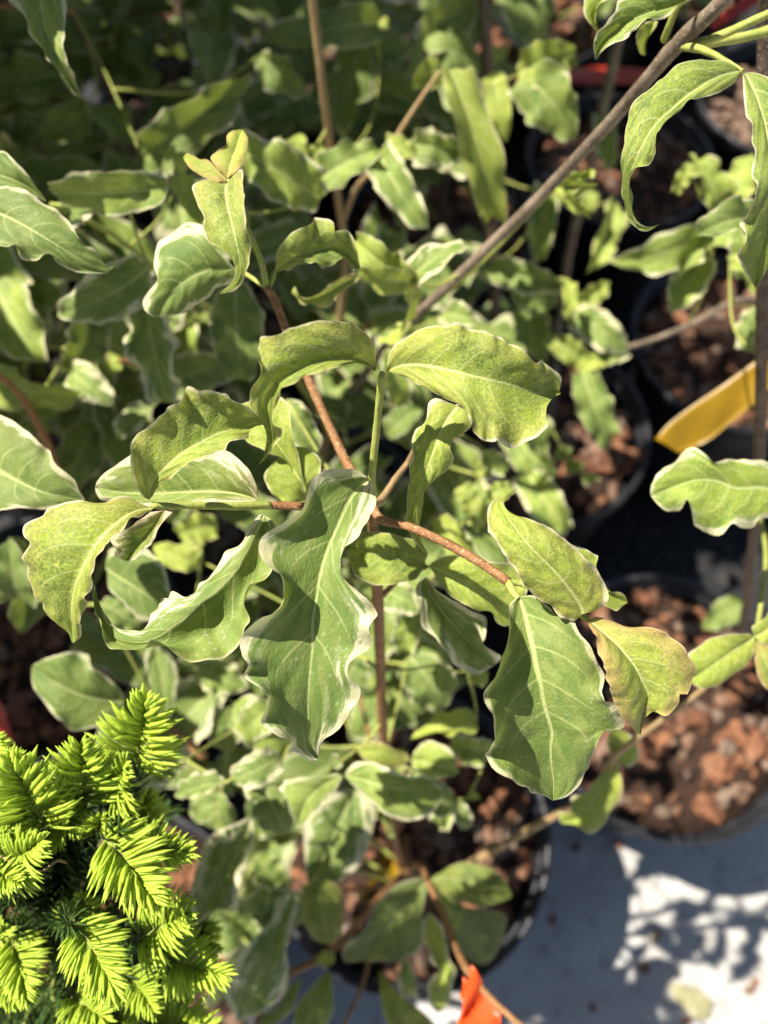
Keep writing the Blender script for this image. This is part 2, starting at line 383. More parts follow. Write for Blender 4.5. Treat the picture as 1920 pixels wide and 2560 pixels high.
PR, PH = 0.125, 0.25
def lathe(prof, n=48):
    v = [(r*math.cos(2*math.pi*k/n), r*math.sin(2*math.pi*k/n), z) for r, z in prof for k in range(n)]
    f = [(i*n+k, i*n+(k+1) % n, (i+1)*n+(k+1) % n, (i+1)*n+k) for i in range(len(prof)-1) for k in range(n)]
    return v, f
def mk(name, vf, mat, sm=True):
    me = bpy.data.meshes.new(name); me.from_pydata(vf[0], [], vf[1]); me.materials.append(mat); me.polygons.foreach_set('use_smooth', [sm]*len(me.polygons)); me.update(); return me
WALL = mk('pot_wall', lathe([(0.001, .004), (.104, .004), (.107, .01), (.117, PH-.03), (.1185, PH-.012), (.1165, PH-.012), (.115, PH-.03), (.105, .012), (.001, .010)]), M_pot)
RIM = mk('pot_rim', lathe([(.1185, PH-.022), (.124, PH-.021), (.1255, PH-.004), (.1245, PH), (.121, PH+.0005), (.1187, PH-.004), (.1175, PH-.02)]), M_pot)
SOIL = mk('soil_bed', lathe([(.1148, PH-.05), (.1148, PH-.03), (.09, PH-.026), (.05, PH-.023), (.001, PH-.020)]), M_soil)
def pot(x, y, plabel, mlabel, chips='stuff'):
    p = thing('nursery_pot', plabel, 'pot', (x, y, 0), 'nursery pots'); link('pot_wall', WALL, p, (x, y, 0)); link('pot_rim', RIM, p, (x, y, 0))
    m = thing('bark_mulch', mlabel, 'mulch', (x, y, 0), 'bark mulch in the pots'); link('soil_bed', SOIL, m, (x, y, 0))
    n = 290; V, F = [], []
    for i in range(n):
        r = .108 * math.sqrt(random.random()); an = random.random() * 6.283; z = PH - .020 - .008 * (r / .11) + random.uniform(-.004, .009)
        rot = Matrix.Rotation(random.random() * 6.28, 3, 'Z') @ Matrix.Rotation(random.gauss(0, .4), 3, 'X') @ Matrix.Rotation(random.gauss(0, .3), 3, 'Y')
        k = random.randrange(10); sc = random.uniform(.3, 1.1)
        if chips == 'parts':
            o = bpy.data.objects.new('bark_chip', CHIP[k]); col.objects.link(o); o.parent = m
            o.matrix_basis = Matrix.Translation((r*math.cos(an), r*math.sin(an), z)) @ (rot * sc).to_4x4()
        else:
            b = len(V); V += [Vector((r*math.cos(an), r*math.sin(an), z)) + rot @ (Vector(q) * sc) for q in CHIPV[k][0]]; F += [tuple(b + j for j in q) for q in CHIPV[k][1]]
    if chips != 'parts':
        o = mesh_obj('bark_chips', V, F, M_bark, m, smoothsh=False, loc=(x, y, 0)); o['kind'] = 'stuff'
P0, VA, VB = np.array((.021, .03)), np.array((.247, .115)), np.array((-.10, .30))
def lat(i, j): return P0 + i * VA + j * VB
POTS = {(0,0): 'under the central dogwood, rim against white sheet', (1,0): 'with open sunlit top beside bright white sheet',
        (1,1): 'behind the central dogwood, between two dark stems', (2,1): 'under the yellow tag, half out of view', (2,2): 'in the far row below the grey diagonal branch',
        (0,1): 'under the dense dogwood behind the central one'}
def potpos(i, j):
    if (i, j) == (-1, 0): return np.array((-.222, -.075))
    return lat(i, j)
for j in range(0, 5):
    for i in range(-3, 6):
        q = potpos(i, j); px, py, d = proj((q[0], q[1], PH))
        if not (-260 < px < 2180 and -130 < py < 2900): continue
        if (i, j) in POTS: a = POTS[(i, j)]
        elif (i, j) == (-1, 0): a = 'holding the small bright spruce'
        elif j >= 3: a = 'in the dim back row of dogwoods'
        else: a = 'in shade under crowded dogwood leaves'
        pot(float(q[0]), float(q[1]), 'round black plastic nursery pot ' + a, 'red brown bark mulch in pot ' + a, 'parts' if (i, j) in ((0,0), (1,0), (1,1), (2,1), (2,2)) else 'stuff')

# ------------------------------------------------------------------ plants: stems that the photo shows
def soil(i, j, dx=0, dy=0): q = potpos(i, j); return np.array((q[0] + dx, q[1] + dy, PH - .03))
def plant(label, base, group='potted variegated dogwoods'): return thing('dogwood', label, 'dogwood', base, group)
main = plant('cream edged variegated dogwood with curled leaves in sharp focus on thin stems', soil(0, 0))
NODE = P(928, 1258, .246)
stem(main, [soil(0, 0), P(1008, 2170, .60), P(975, 2045, .50), P(960, 1880, .42), P(952, 1700, .36), P(945, 1500, .30), P(935, 1370, .268), NODE], [.0036, .0034, .003, .0028, .0026, .0024, .002, .0018], M_brown, 'trunk')
stem(main, [NODE, P(933, 1225, .240), PC('E', 780, 1330, .233), PC('E', 812, 1000, .218), PC('E', 838, 720, .207), PC('E', 842, 690, .206)], [.0013, .0013, .0012, .0011, .0011, .0008], M_green, 'shoot')
stem(main, [NODE, P(880, 1268, .244), PC('D', 1620, 1478, .238), PC('D', 1590, 1478, .237)], [.0015, .0013, .0013, .0013], M_brown)
stem(main, [PC('D', 1600, 1478, .237), PC('D', 1400, 1482, .230), PC('D', 1150, 1478, .223), PC('D', 960, 1480, .218), PC('D', 900, 1478, .216)], [.0013, .0012, .0011, .0011, .0009], M_green, 'shoot')
stem(main, [NODE, PC('H', 830, 135, .242), PC('H', 980, 175, .236), PC('H', 1150, 245, .232), PC('H', 1350, 350, .227), PC('H', 1530, 465, .223), PC('I', 120, 510, .221)], [.0016, .0014, .0014, .0014, .0014, .0014, .0014], M_brown)
stem(main, [PC('I', 118, 508, .221), PC('I', 150, 570, .219), PC('I', 183, 610, .217)], [.0012, .0011, .0008], M_green, 'shoot')
stem(main, [PC('I', 122, 510, .221), PC('I', 200, 520, .222), PC('I', 400, 620, .220), PC('I', 560, 710, .212), PC('I', 595, 735, .209)], [.001, .0009, .0009, .0009, .0007], M_green, 'shoot')
stem(main, [NODE, PC('E', 670, 1290, .255), PC('E', 600, 1160, .262), PC('E', 480, 900, .267), PC('E', 390, 700, .270), PC('E', 260, 400, .266), PC('E', 200, 250, .262), PC('E', 155, 180, .260)], [.0016, .0017, .0017, .0016, .0016, .0015, .0014, .0014], M_brown)
stem(main, [PC('E', 155, 180, .260), PC('E', 130, 50, .256), PC('B', 60, 1390, .252), PC('B', -40, 1200, .25), PC('A', 1400, 1100, .247), PC('A', 1348, 1072, .244)], [.0011, .001, .0009, .0009, .0009, .0007], M_green, 'shoot')
stem(main, [PC('E', 160, 190, .260), PC('E', 100, 150, .262), PC('E', 40, 110, .264), PC('D', 1395, 78, .266)], [.0008, .0008, .0008, .0006], M_green, 'twig')
stem(main, [PC('E', 165, 200, .261), PC('E', 195, 130, .261), PC('B', 205, 1610, .262)], [.0008, .0008, .0006], M_green, 'twig')
stem(main, [NODE, PC('E', 830, 1450, .25), PC('E', 920, 1320, .262), PC('E', 990, 1230, .272), PC('E', 1100, 1040, .25), PC('E', 1290, 890, .228)], [.0012, .0012, .0011, .001, .0009, .0007], M_tan, 'twig')
stem(main, [P(945, 1500, .30), PC('H', 960, 480, .285), PC('H', 1105, 418, .262)], [.0012, .001, .0008], M_brown, 'twig')
# low branch of the main plant that rises to the right over the mulch
stem(main, [P(1010, 2178, .615), P(1110, 2200, .60), P(1190, 2151, .55), P(1350, 2060, .50), P(1480, 1990, .45), P(1530, 1900, .40), P(1600, 1840, .37), P(1690, 1775, .345), P(1760, 1720, .33), P(1840, 1640, .31)], [.0034, .003, .0030, .0026, .0022, .0019, .0016, .0014, .0013, .001], M_tan)
stem(main, [P(1010, 2178, .60), P(900, 2300, .52), P(820, 2385, .49), P(720, 2440, .47), P(640, 2560, .44)], [.003, .0026, .0024, .002, .0018], M_brown)
stem(main, [P(1012, 2182, .58), P(1050, 2160, .52), P(1070, 2205, .47), P(1110, 2290, .44), P(1165, 2420, .355), P(1230, 2500, .335), P(1320, 2580, .32)], [.0026, .0022, .002, .0019, .0018, .0016, .0014], M_brown)
stem(main, [P(905, 2470, .50), P(880, 2520, .48), P(850, 2580, .46)], [.0012, .0011, .001], M_brown, 'twig')
stem(main, [P(900, 2300, .52), P(920, 2400, .51), P(905, 2470, .50)], [.0016, .0014, .0012], M_brown, 'twig')

back = plant('tall leafy dogwood with upright tan stem behind the central one', soil(0, 1))
stem(back, [soil(0, 1), P(830, 1000, .66), P(862, 640, .535), P(849, 523, .50), P(826, 370, .465), P(805, 200, .43), P(781, 0, .40), P(770, -120, .38)], [.0042, .0036, .003, .0027, .0025, .0024, .0023, .002], M_tan, 'trunk')
stem(back, [P(855, 560, .51), PC('B', 680, 1130, .485), PC('B', 780, 1010, .462), PC('B', 900, 850, .44), PC('B', 1050, 620, .425), PC('B', 1180, 430, .415)], [.0018, .0017, .0016, .0015, .0014, .001], M_tan)
stem(back, [P(835, 1050, .67), P(960, 870, .48), P(1050, 780, .40), P(1250, 590, .355), P(1400, 440, .325), P(1530, 300, .295), P(1650, 160, .268), P(1690, 112, .26), P(1780, 30, .245), P(1880, -70, .23)], [.0034, .0030, .0027, .0026, .0025, .0026, .0027, .0033, .0026, .0024], M_grey)
stem(back, [P(1060, 775, .40), P(1220, 638, .375), PC('C', 200, 1300, .368), PC('C', 400, 1115, .36)], [.0018, .0016, .0015, .001], M_green, 'shoot')
stem(back, [P(1690, 112, .26), PC('C', 1250, 290, .252), PC('C', 1350, 330, .246), PC('C', 1505, 425, .238)], [.0016, .0013, .0010, .0009], M_green, 'twig')
stem(back, [P(1700, 110, .262), PC('C', 1300, 240, .255), PC('C', 1600, 110, .25), PC('C', 1750, 40, .245)], [.0018, .0014, .0013, .0012], M_green, 'twig')
stem(back, [P(1700, 112, .262), PC('C', 1350, 250, .26), PC('C', 1600, 200, .262), PC('C', 1760, 150, .262)], [.0018, .0014, .0016, .002], M_green, 'twig')
stem(back, [PC('C', 1045, 240, .262), PC('C', 1080, 140, .255), PC('C', 1130, 30, .25), PC('C', 1250, -40, .245)], [.0014, .0012, .001, .0008], M_green, 'twig')
stem(back, [P(835, 1100, .68), P(700, 900, .50), P(420, 700, .42), PC('A', 640, 1370, .385), PC('A', 400, 1265, .365), PC('A', 300, 1210, .355)], [.0026, .0022, .0018, .0014, .0011, .0009], M_green)
stem(back, [soil(0, 1), P(640, 1150, .62), P(480, 960, .5), P(300, 900, .43)], [.003, .0026, .002, .0014], M_brown)

rear = plant('slender dogwood with two upright dark stems rising behind the diagonal branch', soil(1, 1))
stem(rear, [soil(1, 1), P(1262, 930, .86), P(1240, 800, .78), P(1236, 640, .70), P(1226, 380, .63), P(1216, 120, .57), P(1205, -80, .53)], [.006, .0055, .005, .0047, .0045, .0045, .004], M_dark, 'trunk')
stem(rear, [soil(1, 1, .02, .01), P(1405, 760, .83), P(1425, 620, .77), P(1460, 480, .72), P(1500, 300, .67), P(1545, 100, .61), P(1570, -40, .58)], [.005, .0048, .0046, .0046, .0045, .0045, .004], M_grey, 'trunk')

side = plant('dogwood with one dark leaning stem at the edge of the open mulch', soil(1, 0))
stem(side, [soil(1, 0, .05, .03), P(1850, 1580, .60), P(1880, 1400, .50), P(1897, 1150, .42), P(1905, 800, .35), P(1908, 400, .30), P(1911, 0, .265), P(1912, -120, .25)], [.004, .0036, .0033, .0030, .0028, .0026, .0024, .002], M_dark, 'trunk')
stem(side, [P(1890, 1250, .45), P(1915, 1390, .36), P(1895, 1560, .315), PC('I', 1585, 838, .305)], [.0014, .0012, .001, .0009], M_green, 'twig')
edge = plant('dogwood with a long thin twig reaching over mulch beside the yellow tag', soil(2, 1))
stem(edge, [soil(2, 1), P(1960, 760, .72), P(1915, 752, .60), P(1832, 754, .565), P(1740, 805, .55), P(1600, 860, .545), P(1420, 893, .54)], [.004, .0036, .0026, .0024, .0022, .0019, .0014], M_grey)
left = plant('shaded dogwood crowded against the left side behind the spruce', soil(-1, 1))
stem(left, [soil(-1, 1), P(200, 1500, .66), P(150, 1200, .50), P(60, 1000, .40), P(-60, 900, .33)], [.004, .0034, .0028, .002, .0015], M_brown, 'trunk')
stem(left, [P(200, 1500, .66), P(480, 1870, .50), PC('G', 1210, 1530, .46), PC('G', 980, 1350, .42)], [.0022, .002, .0018, .0012], M_brown)
far = plant('dogwood with thin dark stem in the dim upper left corner', soil(0, 2))
stem(far, [soil(0, 2), P(345, 400, .78), P(329, 337, .70), P(250, 170, .60), P(169, 8, .52), P(120, -100, .48)], [.0036, .0032, .003, .0028, .0026, .0022], M_dark, 'trunk')

# ------------------------------------------------------------------ leaves in focus, traced in depth
hero(main, 'H', '765,-100 715,-60 650,20 590,160 530,300 480,450 450,620 430,750 430,900 415,1050 405,1200 405,1350 410,1480 465,1560',
     '770,-105 690,-145 560,-135 470,-110 395,-40 375,20 340,110 240,195 150,270 135,340 190,410 250,450 245,600 200,660 130,680 60,740 20,810 45,890 80,950 60,1010 130,1080 170,1150 145,1290 230,1370 300,1420 290,1480 350,1520 430,1575 465,1570',
     '775,-110 785,-40 790,60 740,170 660,280 600,320 590,400 610,480 690,550 750,610 815,690 770,760 780,850 760,900 690,940 640,990 640,1050 710,1110 700,1190 650,1260 610,1350 560,1390 490,1430 470,1510 465,1560',
     [.232, .216, .211, .212, .216, .222, .236], [1, 2, 2, 1, 1, 1], [0, 1, 0, 0, 0, 0], (.17, .03, .0, 1), N=120, K=16, bulge=.05, ll=[2, 5, 5.5, 5, 4.5, 4, 2], lr=[1, 3, 2, 1, 1, 1], rip=.6, crinkle=.0004)[0]['lean'] = -.5
hero(main, 'E', '870,680 960,648 1100,650 1250,680 1400,715 1560,750 1660,780 1780,815 1905,812',
     '870,660 868,590 890,530 950,470 1040,420 1150,398 1300,392 1400,405 1470,430 1550,480 1557,464 1620,490 1680,530 1740,590 1790,632 1830,600 1870,670 1905,735 1890,800 1905,810',
     '880,685 960,720 1050,780 1150,840 1240,870 1330,915 1390,950 1390,1030 1430,1090 1500,1105 1560,1090 1600,1140 1659,1150 1730,1110 1830,1010 1810,980 1840,860 1905,815',
     [.206, .198, .193, .193, .198, .206], [2, 5, 6, 3], [1, 3, 2, 0], (.03, .50, .10, .95), N=90, K=14, bulge=-.06, lr=[0, -4, -3, 0], ll=[-6, -5, -3, 0])
hero(main, 'E', '805,680 745,625 670,606 560,610 450,632 350,675 250,735 170,810 150,880 170,960 185,1040 190,1100 100,1250',
     '805,600 790,520 740,460 650,410 550,388 450,388 350,410 270,440 200,480 130,480 105,540 105,600 135,640 120,710 80,760 55,850 50,900 120,950 150,1010 160,1080 160,1160 100,1245',
     '792,685 740,642 670,635 560,660 460,690 380,710 320,755 250,785 230,850 200,930 210,1010 245,1030 240,1070 215,1100 180,1170 100,1250',
     [.206, .197, .192, .193, .200, .21, .225], [3, 4, 2, 0], [3, 3, 1, 0], (.02, .45, .10, .95), N=90, K=12, bulge=.2)
hero(main, 'D', '885,1445 890,1380 930,1310 1000,1240 1080,1170 1180,1110 1280,1060 1380,1025 1470,1015 1560,1000',
     '870,1445 820,1400 785,1300 775,1200 785,1120 820,1050 890,1000 960,950 1000,890 1070,860 1110,775 1170,795 1260,790 1330,810 1390,860 1460,890 1520,930 1560,990',
     '897,1430 940,1380 1020,1310 1110,1230 1200,1190 1280,1170 1340,1130 1370,1095 1420,1085 1480,1070 1500,1010 1560,1000',
     [.216, .207, .204, .206, .214], [2, 4, 4, 2], [2, 2, 1, 0], (.05, .50, .10, 1), N=80, K=12, bulge=-.05)
hero(main, 'D', '1530,1445 1400,1410 1250,1398 1100,1400 900,1410 700,1400 565,1370',
     '1530,1440 1515,1350 1460,1260 1390,1190 1330,1150 1200,1160 1050,1160 900,1150 760,1190 680,1240 600,1300 560,1360',
     '1530,1450 1400,1458 1300,1452 1200,1470 1000,1490 800,1480 700,1455 600,1448 570,1400 562,1372',
     [.238, .241, .245, .248], [4, 1, 0, 0], [3, 3, 2, 0], (.20, .14, .10, 1), N=60)
hero(main, 'G', '910,72 830,85 750,120 680,180 610,250 560,320 510,400 460,500 432,600 425,700 432,800 430,872',
     '850,60 780,20 700,15 600,30 520,30 420,30 330,60 250,110 165,165 155,240 180,280 145,360 155,400 140,460 190,540 210,600 255,620 250,690 310,750 400,795 425,870',
     '905,85 850,110 760,170 690,230 630,290 585,350 570,420 545,500 545,560 500,600 490,700 475,790 480,830 440,872',
     [.216, .209, .206, .209, .216, .226], [-3, -6, -8, -4], [4, 6, 4, 2], (.04, .5, .14, 1), N=90, K=12, bulge=.14)
hero(main, 'G', '975,85 930,150 870,230 810,310 745,385', '900,90 820,150 760,190 660,250 690,320 680,350 735,385', '1030,88 990,130 950,170 915,250 905,280 850,320 800,375 750,388',
     [.238, .244, .25], 2, 3, (.24, .14, .2, 1), N=40)
hero(main, 'G', '1560,110 1520,200 1470,320 1400,430 1320,520 1220,610 1120,700 1020,775 930,835 850,865 750,860 670,830 605,730 560,525',
     '1550,100 1470,190 1430,280 1350,320 1300,400 1260,460 1180,520 1160,570 1090,595 1020,560 1000,600 950,610 940,660 890,700 870,770 850,800 760,790 690,785 640,730 590,640 560,522',
     '1580,110 1640,190 1615,290 1615,440 1560,510 1490,560 1450,650 1480,730 1450,790 1430,870 1340,950 1250,970 1170,985 1100,950 1020,900 930,860 880,915 750,925 680,920 610,850 560,720 545,600 558,522',
     [.236, .222, .215, .214, .216, .220, .220], [-4, -5, -5, -3, 0], [-2, -3, -3, 0, 2], (.22, .10, .03, 1.05), N=110, K=12, bl=.1, br=-.42, lr=[0, 2, 3, 3, 1])[0]['lean'] = 1.1
hero(main, 'I', '183,598 215,700 245,820 270,930 290,1030 315,1130 330,1220 355,1310 380,1400 372,1500 378,1600 390,1700 385,1804',
     '175,595 130,640 110,720 100,830 80,920 40,1010 0,1070 -45,1120 -52,1190 0,1270 -4,1400 -29,1490 1,1560 91,1610 121,1640 215,1700 250,1739 345,1779 380,1804',
     '195,595 260,590 330,630 420,690 500,760 560,830 610,900 650,980 690,1060 660,1150 680,1210 735,1215 770,1290 820,1360 790,1395 690,1380 640,1480 640,1560 630,1579 590,1659 500,1749 440,1790 390,1804',
     [.217, .208, .206, .209, .214, .222], [6, 11, 8, 2], [-2, -3, -2, 0], (.06, .10, .02, .95), N=90, K=14, bl=-.12, br=.14, q=.001, ll=[1, 3, 4, 2])
hero(main, 'I', '560,700 540,640 480,550 400,450 320,370 240,290 170,200 110,110 75,40 120,-10 175,-48',
     '550,742 500,742 430,700 350,640 270,590 200,500 140,400 90,340 60,280 30,230 0,210 5,130 30,60 70,15 120,-22 175,-48',
     '600,692 650,680 690,630 700,560 670,470 620,410 540,330 470,270 380,190 300,160 210,125 130,100 85,70 78,45 125,-6 175,-48',
     [.206, .199, .195, .196, .204], [-4, -5, -4, -2], [-3, -3, -2, 0], (.05, .66, .12, 1), N=80, K=12, bulge=.2)
o, _ = hero(main, 'I', '598,738 680,810 760,880 830,960 880,1030 920,1110 950,1170 932,1240 905,1330 905,1415',
     '590,760 620,810 660,910 700,1030 720,1130 745,1220 790,1300 830,1340 880,1400 905,1418',
     '610,715 700,720 800,755 900,770 1000,800 1100,850 1170,930 1220,1000 1220,1100 1190,1180 1140,1180 1145,1230 1100,1280 1030,1290 970,1260 945,1228 915,1290 908,1415',
     [.210, .206, .206, .210, .218], [3, 6, 5, 2], [-2, -4, -3, 0], (.0, .6, .36, 1), N=70, K=12, bulge=.14)
o['label'] = 'rosy tinted young leaf beside the broad dark green one'
hero(main, 'E', '1290,890 1240,950 1190,1040 1150,1150 1110,1260 1080,1350 1060,1450 1040,1550 1035,1650 1110,1757',
     '1270,880 1160,850 1120,880 1110,970 1030,1030 1015,1120 1030,1180 1000,1250 1000,1350 985,1450 990,1550 1010,1640 1040,1700 1110,1757',
     '1310,900 1370,930 1375,990 1340,1050 1270,1070 1240,1130 1265,1200 1230,1270 1150,1330 1095,1380 1085,1470 1075,1550 1065,1640 1078,1700 1110,1757',
     [.228, .226, .228, .236, .25], [-2, -2, 0], [-1, -2, 0], (.05, .62, .05, 1), N=70)
hero(main, 'H', '1100,412 1000,385 900,365 800,345 700,320 638,308', '1090,400 1110,340 1050,270 950,240 850,215 740,210 690,250 640,300', '1090,425 1040,490 950,520 820,525 720,500 670,450 640,380 636,312',
     [.262, .257, .256, .26], 2, 1, (.02, .42, .05, .95), N=44)
hero(main, 'H', '1115,420 1200,450 1300,500 1400,560 1480,620 1560,700 1610,765', '1120,400 1200,360 1290,350 1400,370 1500,390 1600,395 1680,450 1690,600 1640,740', '1130,430 1180,500 1250,590 1350,650 1420,690 1490,690 1510,740 1560,770 1610,765',
     [.262, .257, .258, .266], -1, -2, (.04, .55, .05, 1), N=44)
hero(main, 'H', '1100,480 1130,580 1180,660 1250,750 1330,840 1420,930 1505,1005', '1060,500 1040,560 1070,650 1080,780 1150,840 1190,890 1240,940 1280,1010 1400,1060 1500,1010', '1130,500 1160,550 1220,590 1320,650 1400,690 1450,720 1450,830 1440,870 1500,920 1550,960 1510,1000',
     [.266, .272, .28, .29], [3, 3, 2], [1, 2, 1], (.22, .12, .03, .95), N=50)
hero(main, 'E', '390,1400 350,1310 290,1215 215,1110 130,1000 -40,900', '400,1380 350,1240 325,1120 305,1000 290,900 240,835 100,850 -40,890', '380,1410 300,1260 270,1215 150,1150 20,1085 -20,1000 -50,910', [.258, .255, .252, .258], 1, 0, (.03, .6, .03, 1), N=44)
hero(main, 'E', '395,1440 370,1350 330,1290 285,1215 260,1180', '385,1450 300,1470 230,1450 170,1380 150,1290 200,1225 258,1190', '400,1420 410,1350 470,1290 480,1220 420,1150 335,1125 270,1180', [.262, .256, .255, .258], -1, -2, (.03, .6, .03, 1), N=40)
# small leaf tip hanging from the upper left pair
# upper left shoot
hero(main, 'A', '1342,1085 1345,1180 1370,1300 1400,1430 1420,1550 1415,1640 1370,1710 1300,1742',
     '1320,1080 1230,1060 1150,1090 1145,1150 1200,1270 1215,1370 1250,1440 1330,1480 1385,1560 1395,1620 1360,1690 1300,1740',
     '1360,1060 1430,1000 1440,1100 1450,1200 1450,1350 1480,1420 1485,1500 1470,1600 1430,1670 1380,1720 1302,1744',
     [.244, .238, .236, .24, .25], [-3, -4, -1], [-1, -1, 0], (.03, .40, .10, .95), N=60)
hero(main, 'A', '1345,1072 1280,1020 1180,970 1085,932', '1340,1050 1250,965 1180,940 1110,905 1082,930', '1340,1085 1220,1060 1140,1010 1086,945', [.244, .245, .247], -1, 1, (0, .7, .36, 1), N=30)
hero(main, 'A', '1345,1058 1375,950 1405,860 1435,765', '1330,1040 1250,940 1290,890 1340,860 1340,800 1380,770 1433,762', '1362,1050 1420,990 1450,950 1470,870 1460,800 1437,765', [.244, .246, .25], -1, 1, (0, .75, .30, 1), N=30)
hero(main, 'D', '1392,78 1300,78 1200,100 1120,140 1040,200 970,280 930,365', '1380,60 1320,0 1280,-37 1200,-167 1100,-187 1000,-127 930,-67 910,63 930,140 850,260 860,320 928,372', '1390,88 1380,150 1270,195 1230,250 1180,280 1120,320 1040,350 932,364',
     [.266, .262, .26, .262, .27], [-3, -4, -2], [-6, -7, -4], (.15, .10, .0, 1), N=60, bulge=.2)
hero(main, 'B', '205,1612 270,1555 370,1500 470,1478 560,1470 640,1510 712,1592', '205,1600 230,1480 290,1400 370,1350 430,1320 440,1290 520,1300 560,1330 560,1370 630,1355 665,1400 690,1480 715,1588', '222,1620 270,1592 350,1572 450,1555 490,1590 560,1560 620,1522 640,1560 660,1600 712,1598',
     [.262, .258, .258, .265], [4, 5, 2], [-3, -3, -1], (.04, .30, .03, .92), N=56)
hero(back, 'E', '700,120 600,165 520,215 450,245 380,255 330,230 320,180', '690,90 600,130 520,180 450,230 380,240 340,210 326,176', '712,130 640,200 580,230 540,290 500,310 430,290 360,272 310,222 318,180', [.31, .305, .3, .298], 3, -2, (.05, .6, .2, 1), N=44)
# upper right
hero(back, 'C', '1495,418 1350,462 1200,560 1100,640 1000,735 920,850 870,960 830,1060 828,1180 860,1295 930,1355 1015,1326',
     '1485,400 1400,355 1300,350 1180,365 1080,420 980,510 900,590 840,660 815,750 805,850 800,980 785,1080 800,1180 830,1285 900,1362 960,1366 1018,1326',
     '1500,430 1450,500 1350,550 1200,590 1130,650 1060,710 1000,800 995,900 960,970 860,1000 838,1100 842,1200 872,1312 945,1348 1014,1324',
     [.238, .226, .219, .22, .23, .236], [-4, -5, -3, 0], [1, 2, 1, 0], (.02, .26, .03, .95), N=90, K=12, bulge=.16)
hero(back, 'C', '1520,430 1580,560 1630,700 1662,850 1690,1000 1680,1200 1640,1400 1600,1560 1585,1705',
     '1510,430 1515,560 1550,700 1560,850 1570,980 1585,1130 1540,1260 1490,1330 1510,1390 1460,1480 1490,1560 1540,1640 1583,1705',
     '1540,425 1659,440 1750,550 1800,750 1820,1000 1800,1250 1720,1450 1650,1620 1588,1705', [.238, .23, .226, .232, .245], [3, 4, 2], [-3, -3, 0], (.05, .24, .02, .95), N=70, K=12)
hero(back, 'C', '1250,-40 1120,30 1000,65 900,100 800,150 720,210 655,290 638,357', '1240,-70 1130,-60 900,-50 780,0 740,70 700,140 640,200 625,270 634,355', '1255,-10 1130,22 1060,100 980,105 930,120 860,190 790,240 730,260 670,312 640,358',
     [.245, .242, .24, .244, .25], 2, 2, (.16, .22, .02, 1), N=60)
hero(back, 'C', '760,-60 690,-10 640,60 625,130 655,190', '740,-90 640,-80 580,-20 568,60 590,120 640,185', '780,-40 705,0 650,40 640,90 645,140 660,185', [.27, .268, .272], 2, 3, (.1, .6, .0, 1), N=36)
hero(back, 'C', '985,120 960,190 925,260 930,330', '940,125 885,180 880,240 900,310 928,330', '1010,122 985,170 950,220 935,260 932,328', [.28, .285, .3], 0, 2, (.05, .5, .1, 1), N=30)
# left edge
hero(far, 'A', '240,-140 255,100 300,250 370,400 482,578', '100,-120 60,20 140,90 170,200 240,280 280,350 340,420 390,500 440,560 480,580', '360,-120 392,60 375,180 380,310 420,420 460,520 486,576', [.30, .29, .288, .30], [-3, -2, 0], [1, 1, 0], (.12, .14, .02, 1), N=56)
hero(left, 'A', '-220,1190 0,1265 150,1340 300,1430 450,1520 570,1585 650,1610 700,1520', '-220,1170 -100,1120 60,1110 150,1140 250,1190 330,1240 400,1300 480,1430 560,1480 620,1560 668,1590 702,1520', '-230,1230 -100,1500 0,1470 50,1480 90,1460 130,1530 220,1550 280,1500 350,1560 450,1610 560,1618 640,1615 698,1522',
     [.26, .254, .252, .256, .264], [-2, -3, -2], [-3, -4, -2], (.07, .06, .02, .9), N=70, K=12)
hero(left, 'A', '272,1192 150,1100 0,1040 -180,1000', '270,1185 200,1080 100,970 0,890 -180,960', '270,1198 220,1170 100,1112 0,1112 -180,1030', [.27, .265, .265], 0, 2, (.10, .1, .0, .95), N=40)
hero(left, 'D', '-160,1220 0,1275 100,1330 250,1400 400,1430 505,1445', '-160,1180 -60,950 60,968 150,1030 220,1090 290,1150 320,1220 390,1280 440,1320 470,1390 503,1442', '-160,1260 -100,1560 0,1510 100,1495 230,1500 400,1470 503,1448',
     [.275, .268, .266, .27], -2, -3, (.13, .04, .08, .98), N=56)
# right side
hero(side, 'F', '1760,1400 1600,1370 1470,1375 1350,1330 1230,1330 1100,1370 965,1420', '1760,1330 1700,1250 1600,1210 1500,1205 1420,1200 1340,1225 1280,1170 1220,1130 1150,1170 1110,1220 1030,1270 970,1350 960,1412',
     '1760,1460 1700,1540 1600,1560 1560,1610 1500,1620 1440,1590 1380,1645 1300,1640 1220,1590 1200,1500 1180,1440 1140,1510 1100,1520 1040,1500 968,1430', [.29, .282, .28, .285], -2, -3, (.13, .42, .0, 1), N=64)
hero(side, 'I', '1578,838 1480,900 1380,970 1280,1040 1185,1085', '1560,815 1450,815 1340,840 1240,890 1190,940 1175,1000 1180,1080', '1590,870 1560,960 1470,1050 1350,1130 1270,1140 1190,1095', [.305, .298, .297, .30], 0, -2, (.03, .7, .05, 1), N=40)
hero(side, 'I', '1580,836 1640,800 1720,720 1820,660', '1570,815 1565,770 1620,735 1700,660 1815,650', '1590,850 1650,885 1740,830 1820,670', [.305, .3, .3], 0, -1, (.03, .7, .05, 1), N=30)
hero(side, 'I', '1590,855 1630,950 1680,1080 1720,1200', '1585,870 1580,960 1610,1080 1710,1200', '1600,850 1680,900 1740,1050 1724,1198', [.305, .303, .31], -1, 0, (.03, .5, .35, 1), N=30)
